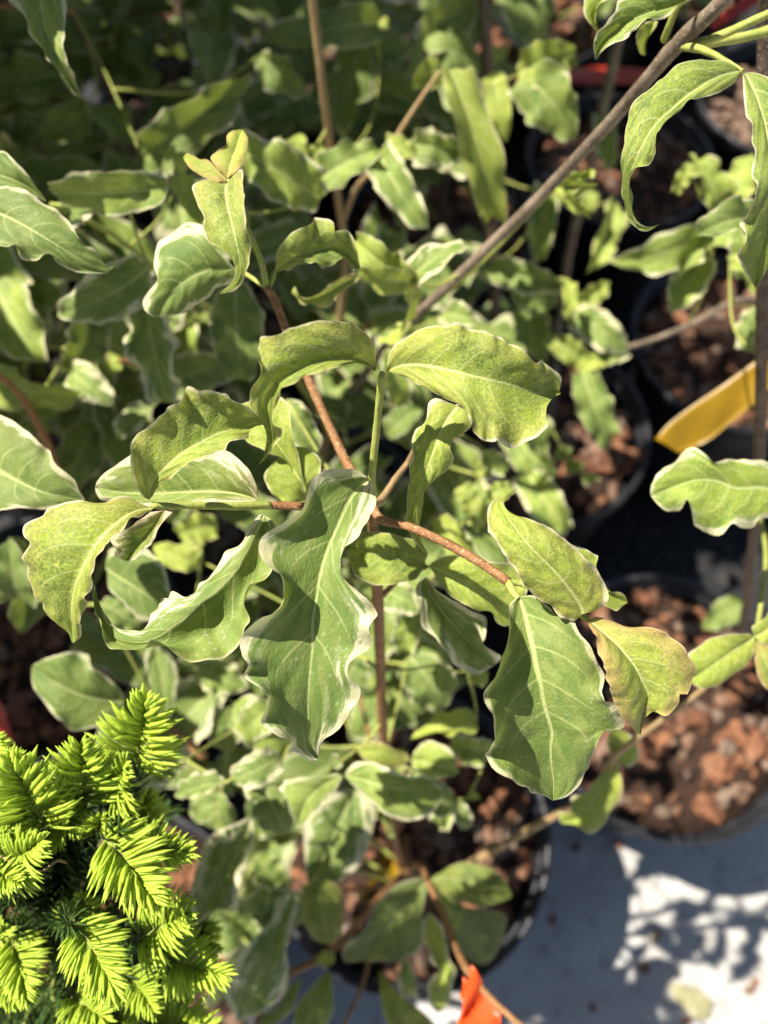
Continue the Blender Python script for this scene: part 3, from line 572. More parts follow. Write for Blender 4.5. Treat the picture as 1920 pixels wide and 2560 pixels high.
# low leaves of the main plant
hero(main, 'L', '745,100 690,230 630,330 560,420 432,470', '720,120 640,210 580,290 500,310 480,400 420,405 428,468', '770,110 795,230 780,320 730,400 700,460 640,520 590,530 520,480 438,474', [.41, .4, .4], 0, -2, (.06, .7, .08, 1), N=40)
hero(main, 'I', '745,1560 780,1500 800,1440 740,1370', '735,1550 715,1500 705,1430 738,1372', '760,1570 830,1610 890,1560 880,1480 830,1410 745,1368', [.40, .395, .39], 0, -2, (.06, .7, .02, 1), N=30)
hero(main, 'I', '430,420 560,430 680,520 760,600 828,630', '450,340 500,298 560,300 640,345 652,352 640,430 700,560 800,578 826,628', '460,460 560,560 640,640 690,655 760,682 800,650 828,632', [.235, .24, .245], 1, 0, (.05, .55, .05, .95), N=40)
hero(main, 'K', '620,188 720,210 850,250 950,265 1080,280 1212,282', '630,160 680,115 760,105 880,140 970,190 1100,190 1160,230 1213,278', '640,212 700,270 780,340 870,420 950,450 1050,450 1150,400 1190,330 1213,286', [.375, .365, .362, .37], -2, -3, (.13, .20, .0, 1), N=50)
hero(main, 'K', '605,190 500,240 400,340 335,495', '590,170 450,195 330,200 230,240 280,350 332,485', '602,215 540,310 430,420 370,490 338,500', [.375, .365, .37], -2, 0, (.2, .22, .0, 1), N=40)
hero(main, 'K', '1010,92 920,60 800,40 700,40', '1000,60 900,20 780,-20 700,30', '1000,110 900,150 760,110 700,50', [.39, .38, .38], -1, -2, (.08, .6, .2, 1), N=34)
hero(main, 'K', '1015,95 1100,110 1200,140 1300,170', '1020,60 1100,-20 1250,40 1298,160', '1010,110 1080,190 1200,200 1298,178', [.39, .38, .385], -1, -2, (.1, .4, .0, 1), N=34)
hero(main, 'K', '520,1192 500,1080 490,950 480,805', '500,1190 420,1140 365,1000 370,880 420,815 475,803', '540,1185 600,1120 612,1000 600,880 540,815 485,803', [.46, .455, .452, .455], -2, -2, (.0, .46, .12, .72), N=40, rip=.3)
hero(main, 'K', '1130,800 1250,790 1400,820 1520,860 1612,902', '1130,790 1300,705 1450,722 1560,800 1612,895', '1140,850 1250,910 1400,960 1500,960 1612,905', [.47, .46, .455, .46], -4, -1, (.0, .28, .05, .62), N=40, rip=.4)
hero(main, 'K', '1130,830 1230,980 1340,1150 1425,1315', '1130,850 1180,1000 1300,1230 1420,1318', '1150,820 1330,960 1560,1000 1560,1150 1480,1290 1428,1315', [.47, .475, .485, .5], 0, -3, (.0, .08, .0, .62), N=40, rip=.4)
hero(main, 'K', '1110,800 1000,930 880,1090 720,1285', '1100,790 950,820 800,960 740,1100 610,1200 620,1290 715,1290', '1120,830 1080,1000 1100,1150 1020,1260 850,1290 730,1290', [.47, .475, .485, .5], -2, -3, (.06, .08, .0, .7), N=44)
hero(main, 'K', '1120,1000 1150,1100 1180,1220 1200,1320 1180,1450 1175,1590', '1110,1000 1075,1130 1110,1210 1140,1300 1190,1340 1125,1400 1115,1520 1165,1590', '1130,1000 1200,1080 1225,1180 1240,1280 1275,1330 1260,1420 1240,1540 1185,1592', [.45, .44, .435, .44], 0, 1, (.16, .6, .1, 1), N=50)
hero(main, 'K', '-10,1645 60,1500 120,1360 190,1210 260,1050 330,880', '-20,1640 -80,1500 -50,1330 0,1230 60,1180 130,1100 200,1030 220,930 325,880', '10,1645 90,1600 180,1570 260,1480 290,1350 270,1200 290,1130 320,1040 345,980 340,880', [.435, .425, .42, .425, .43], 0, -1, (.30, .05, .0, .92), N=56)
hero(main, 'K', '60,1680 180,1610 280,1510 370,1385', '80,1700 130,1610 220,1560 290,1440 365,1380', '40,1720 250,1640 320,1560 340,1480 372,1388', [.44, .44, .445], 0, 0, (.1, .05, 0, .9), N=34)
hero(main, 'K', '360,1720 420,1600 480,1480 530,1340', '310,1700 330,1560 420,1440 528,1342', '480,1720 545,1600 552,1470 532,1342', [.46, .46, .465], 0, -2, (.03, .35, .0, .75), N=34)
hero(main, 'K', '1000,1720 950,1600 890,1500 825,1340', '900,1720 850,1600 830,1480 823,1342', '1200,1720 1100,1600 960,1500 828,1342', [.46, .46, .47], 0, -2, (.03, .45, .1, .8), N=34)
hero(main, 'J', '1490,440 1420,600 1340,780 1240,930 1130,1085', '1480,430 1400,470 1270,530 1200,620 1160,740 1130,860 1135,1000 1128,1080', '1500,445 1505,560 1440,690 1390,780 1410,900 1400,1000 1300,980 1210,1040 1135,1088', [.41, .40, .395, .40], 0, -2, (.26, .02, .03, .9), N=50)
hero(main, 'K', '690,270 620,400 560,540 490,680 400,820', '660,260 520,310 400,420 380,560 385,700 395,815', '720,290 800,380 780,540 720,700 560,830 405,822', [.47, .465, .465, .47], 0, -2, (.26, .02, .0, .85), N=44)
hero(left, 'G', '730,1220 620,1210 480,1180 330,1110 190,1010', '740,1190 700,1130 620,1060 540,1010 520,940 400,925 280,960 190,1005', '720,1250 690,1330 560,1370 430,1395 370,1340 300,1270 220,1170 190,1090 188,1014', [.375, .365, .36, .365], -2, -3, (.07, .03, .0, .9), N=50)
hero(left, 'G', '990,1345 975,1200 950,1050 900,900', '960,1340 900,1200 870,1030 860,930 895,895', '1005,1340 1040,1180 1045,1020 980,900 905,895', [.42, .415, .42], 0, -1, (.14, .05, .0, .9), N=36)
hero(main, 'G', '620,420 700,480 800,540 900,610 1005,660', '640,400 640,330 720,300 850,310 960,400 1010,560 1006,650', '640,440 640,540 700,600 780,690 860,740 960,700 1004,668', [.34, .335, .335, .34], -1, -2, (.10, .03, .0, .92), N=40)

# ------------------------------------------------------------------ mid-ground leaves: crop, base, tip, width, depths, style
MIDS = '''
back A 1000 1110 310 1130 250 .33 .34 L|back A 400 1270 715 1110 270 .37 .36 V|far A 850 950 1490 430 270 .47 .44 D|back A 1085 1030 935 900 170 .40 .39 Y|back A 1060 1050 1195 1345 140 .36 .35 Y
far A 520 620 230 830 210 .56 .55 G|far A 540 640 790 850 220 .56 .55 G|back B 470 1180 -50 870 310 .39 .37 L|back B 330 1030 200 820 130 .44 .43 Y|back B 340 1020 365 790 140 .44 .43 Y|back B 370 1000 490 850 120 .44 .43 Y
back B 440 1110 830 890 230 .43 .42 G|back B 840 890 1120 1355 210 .43 .42 V|back B 860 870 1050 910 150 .43 .42 Y|back B 1010 860 1370 880 210 .44 .43 V|back B 1150 800 1400 1020 170 .46 .45 W|back B 840 150 610 810 300 .56 .58 D|back B 850 140 140 240 210 .53 .50 D
far B 120 330 380 520 220 .52 .53 D|rear B 1080 270 1430 -30 260 .57 .56 G|rear B 1100 290 1430 420 270 .58 .57 D|back B 1240 420 1450 1190 240 .42 .46 S|rear B 1200 500 1470 960 240 .54 .53 G|back B 1200 430 1020 520 170 .43 .43 Y|back B 830 130 880 160 70 .5 .5 Y
back E 995 140 690 -90 230 .35 .345 Y|back E 1000 140 690 60 190 .34 .335 Y|back E 1005 150 1370 -50 210 .35 .34 V|back E 1000 160 810 500 230 .345 .36 Y|back E 870 560 930 820 170 .40 .42 L|back E 1200 350 1400 400 170 .44 .43 V
rear C 180 440 520 290 230 .47 .46 Y|rear C 200 440 520 820 320 .47 .47 G|rear C 80 -60 300 270 300 .56 .57 D|rear C 40 420 110 840 150 .52 .53 Y|back C 400 1110 615 1000 100 .36 .355 Y|back C 400 1115 655 1090 110 .36 .355 Y|back C 415 1115 600 1255 70 .36 .37 Y
edge C 1380 1240 1190 915 200 .47 .46 Y|edge C 1390 1240 1565 910 200 .47 .46 Y|edge C 1200 970 1110 1150 90 .46 .47 Y|edge C 1310 1290 720 1550 210 .46 .45 L|side C 1560 1340 1235 1400 220 .34 .33 D|edge C 1480 1350 1110 1680 230 .46 .46 L|edge C 1500 1350 1560 1690 190 .44 .45 L
rear C 690 690 745 990 130 .62 .63 V|rear C 350 1130 320 1540 170 .6 .61 L|rear C 745 1190 590 1610 160 .6 .6 Y|rear C 560 1250 650 1130 120 .62 .61 Y|rear F 20 60 430 160 180 .52 .51 V|rear F 180 120 410 290 220 .53 .54 D|rear F 450 130 460 380 100 .5 .5 Y|edge F 490 290 720 150 130 .54 .53 Y
rear F 230 290 330 640 230 .56 .56 G|edge F 510 330 830 570 200 .53 .52 V|edge F 820 560 660 650 140 .53 .53 V|edge F 560 690 710 1090 210 .52 .53 G|rear F 420 1100 660 1310 190 .57 .57 D|rear F 180 1050 400 1310 220 .57 .56 G|rear F 250 1300 490 1610 220 .53 .52 L|edge F 1300 0 1080 340 230 .47 .47 L
side F 1430 0 1610 270 180 .42 .42 Y|side F 1600 300 1545 560 150 .46 .47 V|side I 1545 640 1265 785 160 .6 .6 G|rear F 360 500 620 650 150 .53 .53 Y|edge F 700 620 540 700 120 .53 .53 Y|rear F 120 900 330 1150 200 .55 .55 G
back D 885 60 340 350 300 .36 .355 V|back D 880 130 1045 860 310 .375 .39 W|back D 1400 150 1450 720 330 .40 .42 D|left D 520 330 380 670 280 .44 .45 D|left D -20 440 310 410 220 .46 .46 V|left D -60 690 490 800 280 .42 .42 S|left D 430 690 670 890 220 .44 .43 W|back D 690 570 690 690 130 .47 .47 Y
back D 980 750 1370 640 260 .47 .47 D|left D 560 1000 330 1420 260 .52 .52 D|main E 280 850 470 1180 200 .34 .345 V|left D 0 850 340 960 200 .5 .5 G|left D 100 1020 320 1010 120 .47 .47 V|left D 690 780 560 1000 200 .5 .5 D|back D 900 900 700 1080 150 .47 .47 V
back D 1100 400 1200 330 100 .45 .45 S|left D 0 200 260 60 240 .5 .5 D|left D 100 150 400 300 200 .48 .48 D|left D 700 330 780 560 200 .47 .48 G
main G 1200 390 910 300 150 .40 .40 Y|main G 1060 290 1180 430 160 .40 .40 Y|main G 1290 170 1070 230 190 .42 .42 Y|left G 600 640 830 790 170 .39 .39 D|main G 1180 1010 1475 1140 220 .44 .44 V|main H 300 1470 -30 1220 270 .42 .42 L|main H 840 580 1060 690 200 .38 .37 V
main H 1080 640 1000 910 170 .40 .41 L|main H 1180 1000 1300 1120 130 .36 .36 L|main H 1000 950 1200 1250 300 .46 .47 D|main H 700 950 640 1200 230 .47 .47 D|main H 1350 1040 1460 1110 110 .38 .38 Y|main H 1400 1350 1000 1450 200 .40 .39 Y|main H 1080 1150 960 1350 150 .47 .47 D
left G 130 600 60 250 260 .40 .38 D|left G 60 250 130 820 330 .42 .43 D|main G 1400 1250 1300 1500 200 .45 .45 D|main G 1640 1250 1420 1430 220 .42 .41 L|main J 1060 120 850 210 170 .36 .36 V|main J 1330 230 1035 310 140 .36 .36 V|left J 610 60 225 360 350 .375 .38 D
main J 1660 70 1365 210 200 .37 .365 W|main J 1520 170 1540 340 140 .37 .37 W|main J 1300 980 1490 1210 160 .5 .5 D|main J 1300 350 1150 450 150 .45 .45 D|main J 1150 300 1400 480 200 .48 .48 G|main K 150 250 300 520 250 .40 .42 D|main K 100 650 230 800 180 .52 .53 G|main K 180 800 140 1000 130 .53 .54 G
main K 1290 330 1330 500 110 .44 .45 V|main K 1220 300 1180 480 150 .47 .48 L|main K 1350 320 1430 330 90 .42 .42 Y|main K 560 1270 460 1290 90 .46 .46 O|main K 980 1280 1010 1440 110 .5 .51 V|main K 1200 880 1300 1060 110 .47 .48 G|main K 600 100 540 130 90 .38 .38 V|left F 0 -10 1 1 1 .9 .9 G
main K 1030 150 1280 330 180 .43 .44 D|main K 800 420 880 560 160 .48 .48 G|main H 1480 1500 1250 1420 200 .42 .42 L|main I 0 0 140 -60 120 .40 .40 Y|main F -60 1300 40 1200 110 .45 .45 Y
main E 1330 1450 1420 1600 170 .42 .43 Y|main E 1280 1380 1380 1480 140 .42 .42 Y|main H 1180 130 1350 330 170 .40 .40 Y|main E 880 1060 1060 900 170 .46 .46 D|main E 900 850 1100 1050 220 .5 .5 D|back E 1450 1150 1600 1260 140 .42 .43 L|main G 1100 30 1000 150 100 .42 .42 V
'''
PL = dict(main=main, back=back, rear=rear, side=side, edge=edge, left=left, far=far)
camp = np.array((0, 0, CAMZ))
for ent in MIDS.replace('\n', '|').split('|'):
    t = ent.split()
    if len(t) < 10 or t[1:4] == ['F', '0', '-10']: continue
    pl = PL[t[0]]; x0, y0, x1, y1, w, d0, d1 = map(float, t[2:9])
    b, e = PC(t[1], x0, y0, d0), PC(t[1], x1, y1, d1)
    up = (camp - b) / np.linalg.norm(camp - b) + rng.normal(0, .33, 3)
    place_leaf(pl, b, e, w * KS / FPX * d0, up, t[9]); auto_twig(pl, b)

# ------------------------------------------------------------------ filling growth of the plants behind, and unseen foliage added for shade
def clear(px, py, d):                  # places where the photo looks through to mulch, pot or sheet, or where only traced leaves stand
    if px < -60 or py < -60: return True
    if d < .40: return False
    if px > 1180 and py > 1850: return False
    if px > 1440 and py > 1290: return False
    if px > 1480 and py > 420: return False
    if px > 1330 and 900 < py < 1300: return False
    if 1230 < px < 1720 and 200 < py < 620 and d < 1.15: return False
    if px > 1500 and 100 < py: return False
    if 640 < px < 1250 and py > 2050: return False
    if 0 < px < 160 and 1500 < py < 1900: return False
    if 480 < px < 640 and 1650 < py < 1900: return False
    return True
def fill(pl, tips, nodes, kinds, world=False):
    for tx, ty, td in tips:
        end = np.array((tx, ty, td)) if world else P(tx, ty, td); S = np.array(SKEL[pl.name]); ok = S[:, 2] < end[2] - .02
        if not ok.any(): continue
        S = S[ok]; q = S[int(np.argmin(np.linalg.norm(S - end, axis=1)))]
        mid = (q + end) / 2 + np.array((0, 0, .02)); stem(pl, [q, mid, end], [.0018, .0014, .0009], random.choice((M_green, M_brown)), 'twig', 6)
        for k in range(nodes):
            f = 1 - k * .3; p = q * (1 - f) ** 2 + 2 * mid * f * (1 - f) + end * f ** 2 if k else end
            ax = end - q; ax /= np.linalg.norm(ax); an = random.random() * 3.14
            for s in (0, math.pi):
                rad = np.array((math.cos(an + s + k*1.57), math.sin(an + s + k*1.57), -.25 + random.gauss(0, .2))); dirn = rad + .35 * ax; dirn /= np.linalg.norm(dirn)
                l = random.uniform(.068, .105); e = p + dirn * l
                c = (p + e) / 2; x, y, d = proj(c); x2, y2, d2 = proj(e)
                if not clear(x, y, d) or not clear(x2, y2, d2): continue
                place_leaf(pl, p + dirn * .004, e, l * random.uniform(.34, .46), (random.gauss(0, .3), random.gauss(-.2, .3), 1), random.choice(kinds))
def ring(x0, y0, x1, y1, d0, d1, n): return [(random.uniform(x0, x1), random.uniform(y0, y1), random.uniform(d0, d1)) for _ in range(n)]
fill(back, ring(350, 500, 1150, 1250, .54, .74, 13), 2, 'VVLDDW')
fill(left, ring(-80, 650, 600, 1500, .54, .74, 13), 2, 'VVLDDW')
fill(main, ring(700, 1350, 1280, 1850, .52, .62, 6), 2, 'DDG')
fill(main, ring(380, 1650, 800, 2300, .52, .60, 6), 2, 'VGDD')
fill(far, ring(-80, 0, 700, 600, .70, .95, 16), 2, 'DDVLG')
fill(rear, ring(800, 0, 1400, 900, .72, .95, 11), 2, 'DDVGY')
fill(far, [(random.uniform(-.45, -.12), random.uniform(.30, .80), random.uniform(.68, .92)) for _ in range(30)], 2, 'DGVL', True)  # foliage out of view, added to shade the leaves below it
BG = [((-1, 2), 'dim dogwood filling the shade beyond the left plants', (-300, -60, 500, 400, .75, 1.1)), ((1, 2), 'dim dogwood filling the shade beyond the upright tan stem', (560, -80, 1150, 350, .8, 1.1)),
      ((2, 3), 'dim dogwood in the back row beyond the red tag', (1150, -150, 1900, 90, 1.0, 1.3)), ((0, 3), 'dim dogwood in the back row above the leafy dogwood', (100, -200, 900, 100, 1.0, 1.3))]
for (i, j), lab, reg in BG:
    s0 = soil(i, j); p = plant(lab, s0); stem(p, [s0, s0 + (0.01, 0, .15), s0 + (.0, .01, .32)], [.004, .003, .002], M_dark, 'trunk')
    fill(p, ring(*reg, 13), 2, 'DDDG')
    if (i, j) == (0, 3): fill(p, [(random.uniform(-.50, -.05), random.uniform(.62, 1.15), random.uniform(.68, 1.08)) for _ in range(60)], 2, 'DGVL', True)  # tall crown above the view, added to darken the upper rows

for (i, j), lab, n in [((1, 3), 'unseen tall dogwood in the back row, added to shade the upper middle', 40), ((-2, 2), 'unseen tall dogwood added beyond the left side to shade the others', 60), ((-2, 3), 'unseen tall dogwood beyond the left of the back row, added for shade', 64), ((-1, 3), 'unseen tall dogwood behind the dim corner, added for shade', 64), ((-2, 1), 'unseen bushy dogwood past the left side, added for shade', 36)]:  # plants with foliage out of view, added to cast shade on the rest
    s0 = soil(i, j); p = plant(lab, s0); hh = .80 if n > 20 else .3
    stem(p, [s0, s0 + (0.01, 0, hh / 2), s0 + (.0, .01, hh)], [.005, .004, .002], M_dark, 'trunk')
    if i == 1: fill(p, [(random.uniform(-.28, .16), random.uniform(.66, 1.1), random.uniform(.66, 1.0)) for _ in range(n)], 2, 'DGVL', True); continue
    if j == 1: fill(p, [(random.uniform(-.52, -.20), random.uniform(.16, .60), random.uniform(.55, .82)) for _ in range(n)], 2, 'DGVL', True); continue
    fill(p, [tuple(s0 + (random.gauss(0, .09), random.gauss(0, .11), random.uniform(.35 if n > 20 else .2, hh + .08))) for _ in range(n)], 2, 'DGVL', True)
# ------------------------------------------------------------------ spruce
def mat_needle(name, c1, c2, tl):
    s = NT(name); o = s.n('TexCoord', out=3); n = s.noise(o, 60, 3); uv = s.n('UVMap', uv_map='UVMap')
    sp = s.t.nodes.new('ShaderNodeSeparateXYZ'); s.t.links.new(uv, sp.inputs[0])
    c = s.mix(s.ss(n, .3, .7), c1, c2); c = s.mix(s.ma('MULTIPLY', s.ss(sp.outputs[1], .0, .6, 1, 0), .4), c, tuple(q * .7 for q in c1))
    b = s.bsdf(c, .45, .35); t = s.n('BsdfTranslucent', {'Color': c})
    return s.surf(s.n('MixShader', {0: tl, 1: b, 2: t}))
M_new = mat_needle('fresh spruce needles', (.50, .66, .06), (.62, .74, .10), .42)
M_old = mat_needle('old spruce needles', (.05, .10, .022), (.10, .17, .036), .2)
M_stalk = mat_wood('spruce shoot stalk', (.30, .36, .06), (.36, .38, .10), (.4, .4, .15))
def needle(v, f, uv, p, d, up, l, w):
    d = d / np.linalg.norm(d); s = np.cross(d, up); s /= np.linalg.norm(s) + 1e-9; n = np.cross(s, d); b = len(v)
    for t, k in ((0, .55), (.35, 1), (.78, .85), (1, .12)):
        c = p + d * l * t + n * l * (.10 * math.sin(t * 2.6)) 
        for a, h in ((-1, 0), (0, .55), (1, 0), (0, -.55)): v.append(c + s * w * k * a + n * w * k * h); uv.append((.5, t))
    for i in range(3):
        for k in range(4): f.append((b+i*4+k, b+i*4+(k+1) % 4, b+(i+1)*4+(k+1) % 4, b+(i+1)*4+k))
    f.append((b+12, b+13, b+14, b+15))
def shoot_mesh(seed, n, flat, old=False):
    r = np.random.default_rng(seed); v, f, uv = [], [], []
    curve = r.uniform(-.12, .12)
    ax = lambda t: np.array((curve * t * t, t, .06 * math.sin(t * 2)))
    for i in range(n):
        t = (i + r.random()) / n * (1.0 if not old else 1) ; t = min(t, .985)
        phi = i * 2.39996
        if flat: 
            sgn = 1 if i % 2 else -1; el = r.normal(.25, .30); el = min(max(el, -.5), 1.15)
            rad = np.array((sgn * math.cos(el), 0, math.sin(el)))
        else: rad = np.array((math.cos(phi), 0, math.sin(phi)))
        open_ = (1.02 - .75 * t ** 1.5) if not old else .95; open_ += r.normal(0, .10)
        d = rad * math.sin(open_) + np.array((0, 1, 0)) * math.cos(open_)
        l = (.60 - .33 * t ** 1.5) * (.75 + .25 * min(1, t * 6)) * r.uniform(.76, 1.08) * (1 if not old else .75)
        needle(v, f, uv, ax(t) , d, np.array((0, .25, 1.0)) if abs(rad[2]) < .8 else np.array((0, 1, .1)), l, r.uniform(.022, .026) if not old else .014)
    return v, f, uv
def mk_uv(name, vfu, mat):
    v, f, uv = vfu; me = bpy.data.meshes.new(name); me.from_pydata([tuple(map(float, q)) for q in v], [], f)
    ul = me.uv_layers.new(name='UVMap'); li = np.empty(len(me.loops), np.int32); me.loops.foreach_get('vertex_index', li)
    ul.data.foreach_set('uv', np.array(uv, np.float32)[li].ravel()); me.materials.append(mat)
    me.polygons.foreach_set('use_smooth', [True] * len(me.polygons)); me.update(); return me
NEW = [mk_uv('needles', shoot_mesh(i, 100, True), M_new) for i in range(6)]
OLD = [mk_uv('needles', shoot_mesh(40 + i, 80, False, True), M_old) for i in range(4)]
AXV, AXF, _ = tube([(0, 0, 0), (0, .5, .04), (0, .95, .05)], [.03, .028, .015], 6, 2)
AX = mk('stalk', ([tuple(map(float, q)) for q in AXV], AXF), M_stalk)
sb = potpos(-1, 0); sbase = (float(sb[0]), float(sb[1]), PH - .03)
spruce = thing('spruce', 'small spruce with bright yellow green new shoots over dark needles', 'spruce', sbase)
top = P(120, 2300, .315)
stem(spruce, [np.array(sbase), np.array(sbase) * .5 + top * .5 + (.01, 0, -.02), P(140, 2390, .345), top, P(95, 2280, .305)], [.006, .005, .004, .0032, .002], M_dark, 'trunk')
def put_shoot(b, e, up, me, wid=1.0, name='shoot', stalk=AX):
    b, e, up = Vector(b), Vector(e), Vector(up); y = e - b; l = y.length; y.normalize(); x = y.cross(up).normalized(); z = x.cross(y)
    o = bpy.data.objects.new(name, stalk); col.objects.link(o); o.parent = spruce
    o.matrix_basis = Matrix.Translation(b - Vector(spruce['base'])) @ (Matrix((x, y, z)).transposed() @ Matrix.Diagonal((l * wid, l, l * wid))).to_4x4()
    nd = bpy.data.objects.new('needles', me); col.objects.link(nd); nd.parent = o; nd['kind'] = 'stuff'
SH = '''270,490,60,110,.275,.262,1 505,340,485,-10,.285,.272,1 800,130,905,-270,.292,.28,1 690,330,800,140,.29,.278,1.1 620,560,950,900,.27,.262,.95 830,590,1130,600,.285,.28,1.05 455,1060,690,1450,.265,.258,.9 830,1150,1140,1000,.285,.275,1
960,1260,1320,1390,.295,.288,.95 0,720,285,600,.27,.262,1 60,1150,190,1470,.29,.285,1 760,1350,930,1560,.30,.295,1 420,1500,640,1640,.295,.288,1 -80,740,120,820,.27,.262,1 60,280,130,40,.285,.275,1 330,430,505,510,.29,.285,1.2 900,1660,1250,1640,.32,.315,1
-120,460,70,440,.275,.27,1.1 590,520,600,400,.285,.28,1.2 800,470,860,270,.305,.30,1.1 1180,1090,1275,1240,.34,.335,1.1 -60,1330,60,1560,.30,.295,1 560,1560,440,1720,.30,.3,1 -100,1150,40,1050,.3,.295,1.1 700,1620,800,1760,.31,.3,1 150,640,60,520,.29,.28,1.1 480,1050,520,880,.30,.295,1 -80,120,40,-60,.30,.29,1'''
for k, t in enumerate(SH.split()):
    x0, y0, x1, y1, d0, d1, w = map(float, t.split(',')); d0 *= .9; d1 *= .88
    b, e = PC('J', x0, y0, d0), PC('J', x1, y1, d1); up = (camp - b) / np.linalg.norm(camp - b) + rng.normal(0, .12, 3)
    put_shoot(b, e, up, NEW[k % 6], w * random.uniform(.95, 1.2))
    S = top + (rng.normal(0, .004, 3)); S = P(120 + random.gauss(0, 10), 2330 + random.gauss(0, 20), random.uniform(.315, .345))
    m = (S + b) / 2 + np.array((0, 0, -.004)); stem(spruce, [S, m, b], [.0016, .0013, .001], M_dark, 'branch', 6)
    for q0, q1 in ((S * .75 + m * .25, m), (m, b)): put_shoot(q0, q1 + (q1 - q0) * .1, (rng.normal(), rng.normal(), 1), OLD[random.randrange(4)], .034 / max(.02, np.linalg.norm(q1 - q0)) * .75, 'older_shoot')
for k in range(110):
    a = random.random() * 6.283; r = random.uniform(.01, .055); c = P(130, 2330, .335) + np.array((r * math.cos(a), r * math.sin(a), random.uniform(-.045, .012)))
    dirn = np.array((math.cos(a), math.sin(a), random.uniform(-.1, .5))); e = c + dirn * random.uniform(.025, .04)
    x, y, d = proj(e)
    if x > 500 or y < 1960: continue
    put_shoot(c, e, (rng.normal(), rng.normal(), 1), OLD[k % 4], 1.0, 'older_shoot')

# ------------------------------------------------------------------ tags and ribbons
def mat_tag(name, c, tl=.25):
    s = NT(name); o = s.n('TexCoord', out=3); n = s.noise(o, 90, 3)
    cc = s.mix(s.ss(n, .3, .8), c, tuple(q * .82 for q in c))
    return s.surf(s.n('MixShader', {0: tl, 1: s.bsdf(cc, .4, .4, s.bump(n, .15, .001)), 2: s.n('BsdfTranslucent', {'Color': cc})}))
def ribbon(name, label, cat, A, B, mat, n=10, wave=.0012, thick=.0005):
    A, B = [np.asarray(q, float) for q in A], [np.asarray(q, float) for q in B]
    tt = np.linspace(0, 1, 6 * (len(A) - 1) + 1); a, b = catmull(A, arc(A), tt), catmull(B, arc(A), tt)
    nr = np.cross(b - a, np.gradient(a, axis=0)); nr /= np.linalg.norm(nr, axis=1)[:, None] + 1e-9
    v, f = [], []; C = 7
    for side in (0, 1):
        for i in range(len(tt)):
            for k in range(C):
                s = k / (C - 1); v.append(a[i] * (1 - s) + b[i] * s + nr[i] * (wave * math.sin(s * 5 + i * .5) + thick * side) - a[0])
    m = len(tt) * C
    for i in range(len(tt) - 1):
        for k in range(C - 1):
            q = (i*C+k, i*C+k+1, (i+1)*C+k+1, (i+1)*C+k); f += [q, tuple(m + z for z in q[::-1])]
        for k in (0, C - 1): f.append((i*C+k, (i+1)*C+k, m+(i+1)*C+k, m+i*C+k))
    for i in (0, len(tt) - 1):
        for k in range(C - 1): f.append((i*C+k, i*C+k+1, m+i*C+k+1, m+i*C+k))
    o = mesh_obj(name, v, f, mat, None, loc=a[0]); o['label'] = label; o['category'] = cat; return o
M_or, M_ye, M_re = mat_tag('orange flagging', (.85, .11, .02)), mat_tag('yellow tag plastic', (.27, .155, .006), .06), mat_tag('red tag plastic', (.42, .028, .010), .08)
ribbon('ribbon', 'bright orange flagging ribbon tied to a twig over the white sheet', 'ribbon', [PC('K', 1320, 1375, .345), PC('K', 1300, 1500, .335), PC('K', 1300, 1640, .33), PC('K', 1290, 1760, .325)],
       [PC('K', 1390, 1345, .345), PC('K', 1490, 1480, .34), PC('K', 1525, 1630, .337), PC('K', 1560, 1760, .335)], M_or, wave=.0035)
ribbon('ribbon', 'flat yellow plastic ribbon tied to the dark stem above the mulch', 'ribbon', [PC('F', 990, 1085, .47), PC('F', 1070, 990, .47), PC('F', 1350, 790, .46), PC('F', 1660, 565, .45), PC('F', 1720, 520, .44)],
       [PC('F', 1130, 1165, .475), PC('F', 1270, 1110, .475), PC('F', 1460, 970, .465), PC('F', 1660, 800, .452), PC('F', 1730, 740, .442)], M_ye, wave=.0006)
ribbon('ribbon', 'red plastic ribbon beside the spruce over dark mulch', 'ribbon', [PC('G', -120, 1160, .60), PC('G', -80, 1300, .60), PC('G', -40, 1430, .60), PC('G', -10, 1580, .60)],
       [PC('G', -30, 1160, .59), PC('G', 25, 1300, .595), PC('G', 75, 1430, .60), PC('G', 105, 1580, .60)], M_re)
ribbon('ribbon', 'short red ribbon glowing beside the thick grey branch fork', 'ribbon', [PC('C', 1300, 150, .62), PC('C', 1400, 70, .62), PC('C', 1560, -60, .62)], [PC('C', 1340, 175, .62), PC('C', 1470, 105, .62), PC('C', 1640, -10, .62)], M_re)
ribbon('tag', 'long dull red tag lying across the far pot mulch', 'tag', [PC('C', 130, 470, 1.02), PC('C', 400, 420, 1.03), PC('C', 650, 395, 1.04), PC('C', 950, 420, 1.04)], [PC('C', 140, 540, 1.01), PC('C', 400, 500, 1.02), PC('C', 650, 490, 1.02), PC('C', 955, 510, 1.02)], M_re)
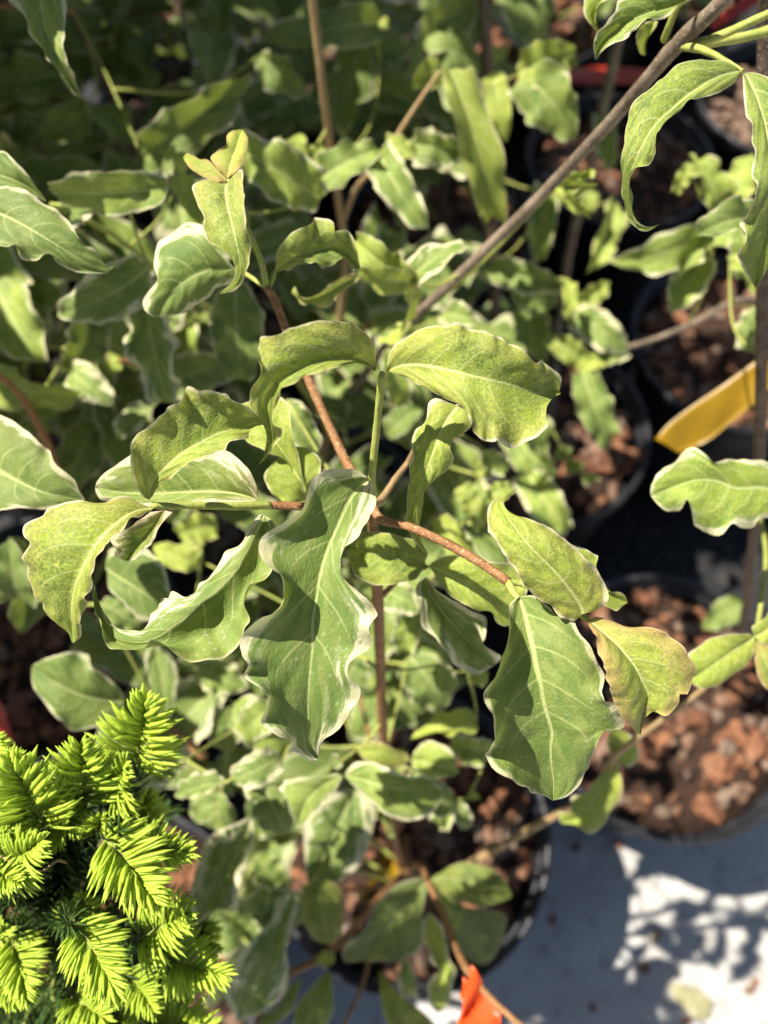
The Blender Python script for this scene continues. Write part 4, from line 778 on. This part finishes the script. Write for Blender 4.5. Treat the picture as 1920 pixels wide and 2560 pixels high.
ribbon('ribbon', 'looped yellow ribbon around the trunk foot inside the pot', 'ribbon', [PC('K', 820, 660, .585), PC('K', 940, 660, .58), PC('K', 930, 780, .575), PC('K', 800, 820, .575), PC('K', 720, 860, .58), PC('K', 720, 940, .585), PC('K', 830, 900, .59)],
       [PC('K', 830, 730, .60), PC('K', 880, 720, .60), PC('K', 870, 760, .60), PC('K', 820, 780, .60), PC('K', 770, 850, .60), PC('K', 790, 880, .60), PC('K', 830, 860, .60)], M_ye)

# ------------------------------------------------------------------ dead twig caught in the spruce, litter on the white sheet
stem(spruce, [PC('J', -40, 640, .236), PC('J', 60, 690, .235), PC('J', 130, 730, .236), PC('J', 250, 750, .238), PC('J', 340, 690, .239), PC('J', 395, 705, .240)], [.0005, .0006, .0005, .0004, .0005, .0003], M_tan, 'dead_twig', 6)
def gpt(x, y, z=.004):
    a = P(x, y, 1.0) - camp; return camp + a * ((z - CAMZ) / a[2])
M_dry = mat_tag('dry fallen leaf', (.36, .33, .17), .15)
def fallen(px, py, l, an, lab, mat):
    p = gpt(px, py); me = LEAF[3].copy(); me.materials.clear(); me.materials.append(mat)
    o = bpy.data.objects.new('fallen_leaf', me); col.objects.link(o); o.location = p + (0, 0, .006); o.rotation_euler = (.1, -.08, an); o.scale = (l * .5, l, l * .35)
    o['label'] = lab; o['category'] = 'leaf'
fallen(1770, 2540, .05, .9, 'pale dry fallen leaf lying on the white sheet', M_dry)
fallen(1650, 2330, .018, 2.1, 'tiny tan leaf scrap on the white sheet', M_tan)
for px, py in ((1885, 2455), (1870, 2475), (1715, 2550), (1440, 2120), (1545, 2110), (1380, 2300), (1610, 2420), (1480, 2520)):
    o = bpy.data.objects.new('bark_chip', random.choice(CHIP)); col.objects.link(o); o.location = gpt(px, py) + (0, 0, .003); o.rotation_euler = (0, 0, random.random() * 6); o.scale = [random.uniform(.25, .6)] * 3
    o['label'] = 'small stray bark chip lying loose on the white sheet'; o['category'] = 'bark chip'; o['group'] = 'stray chips on the sheet'
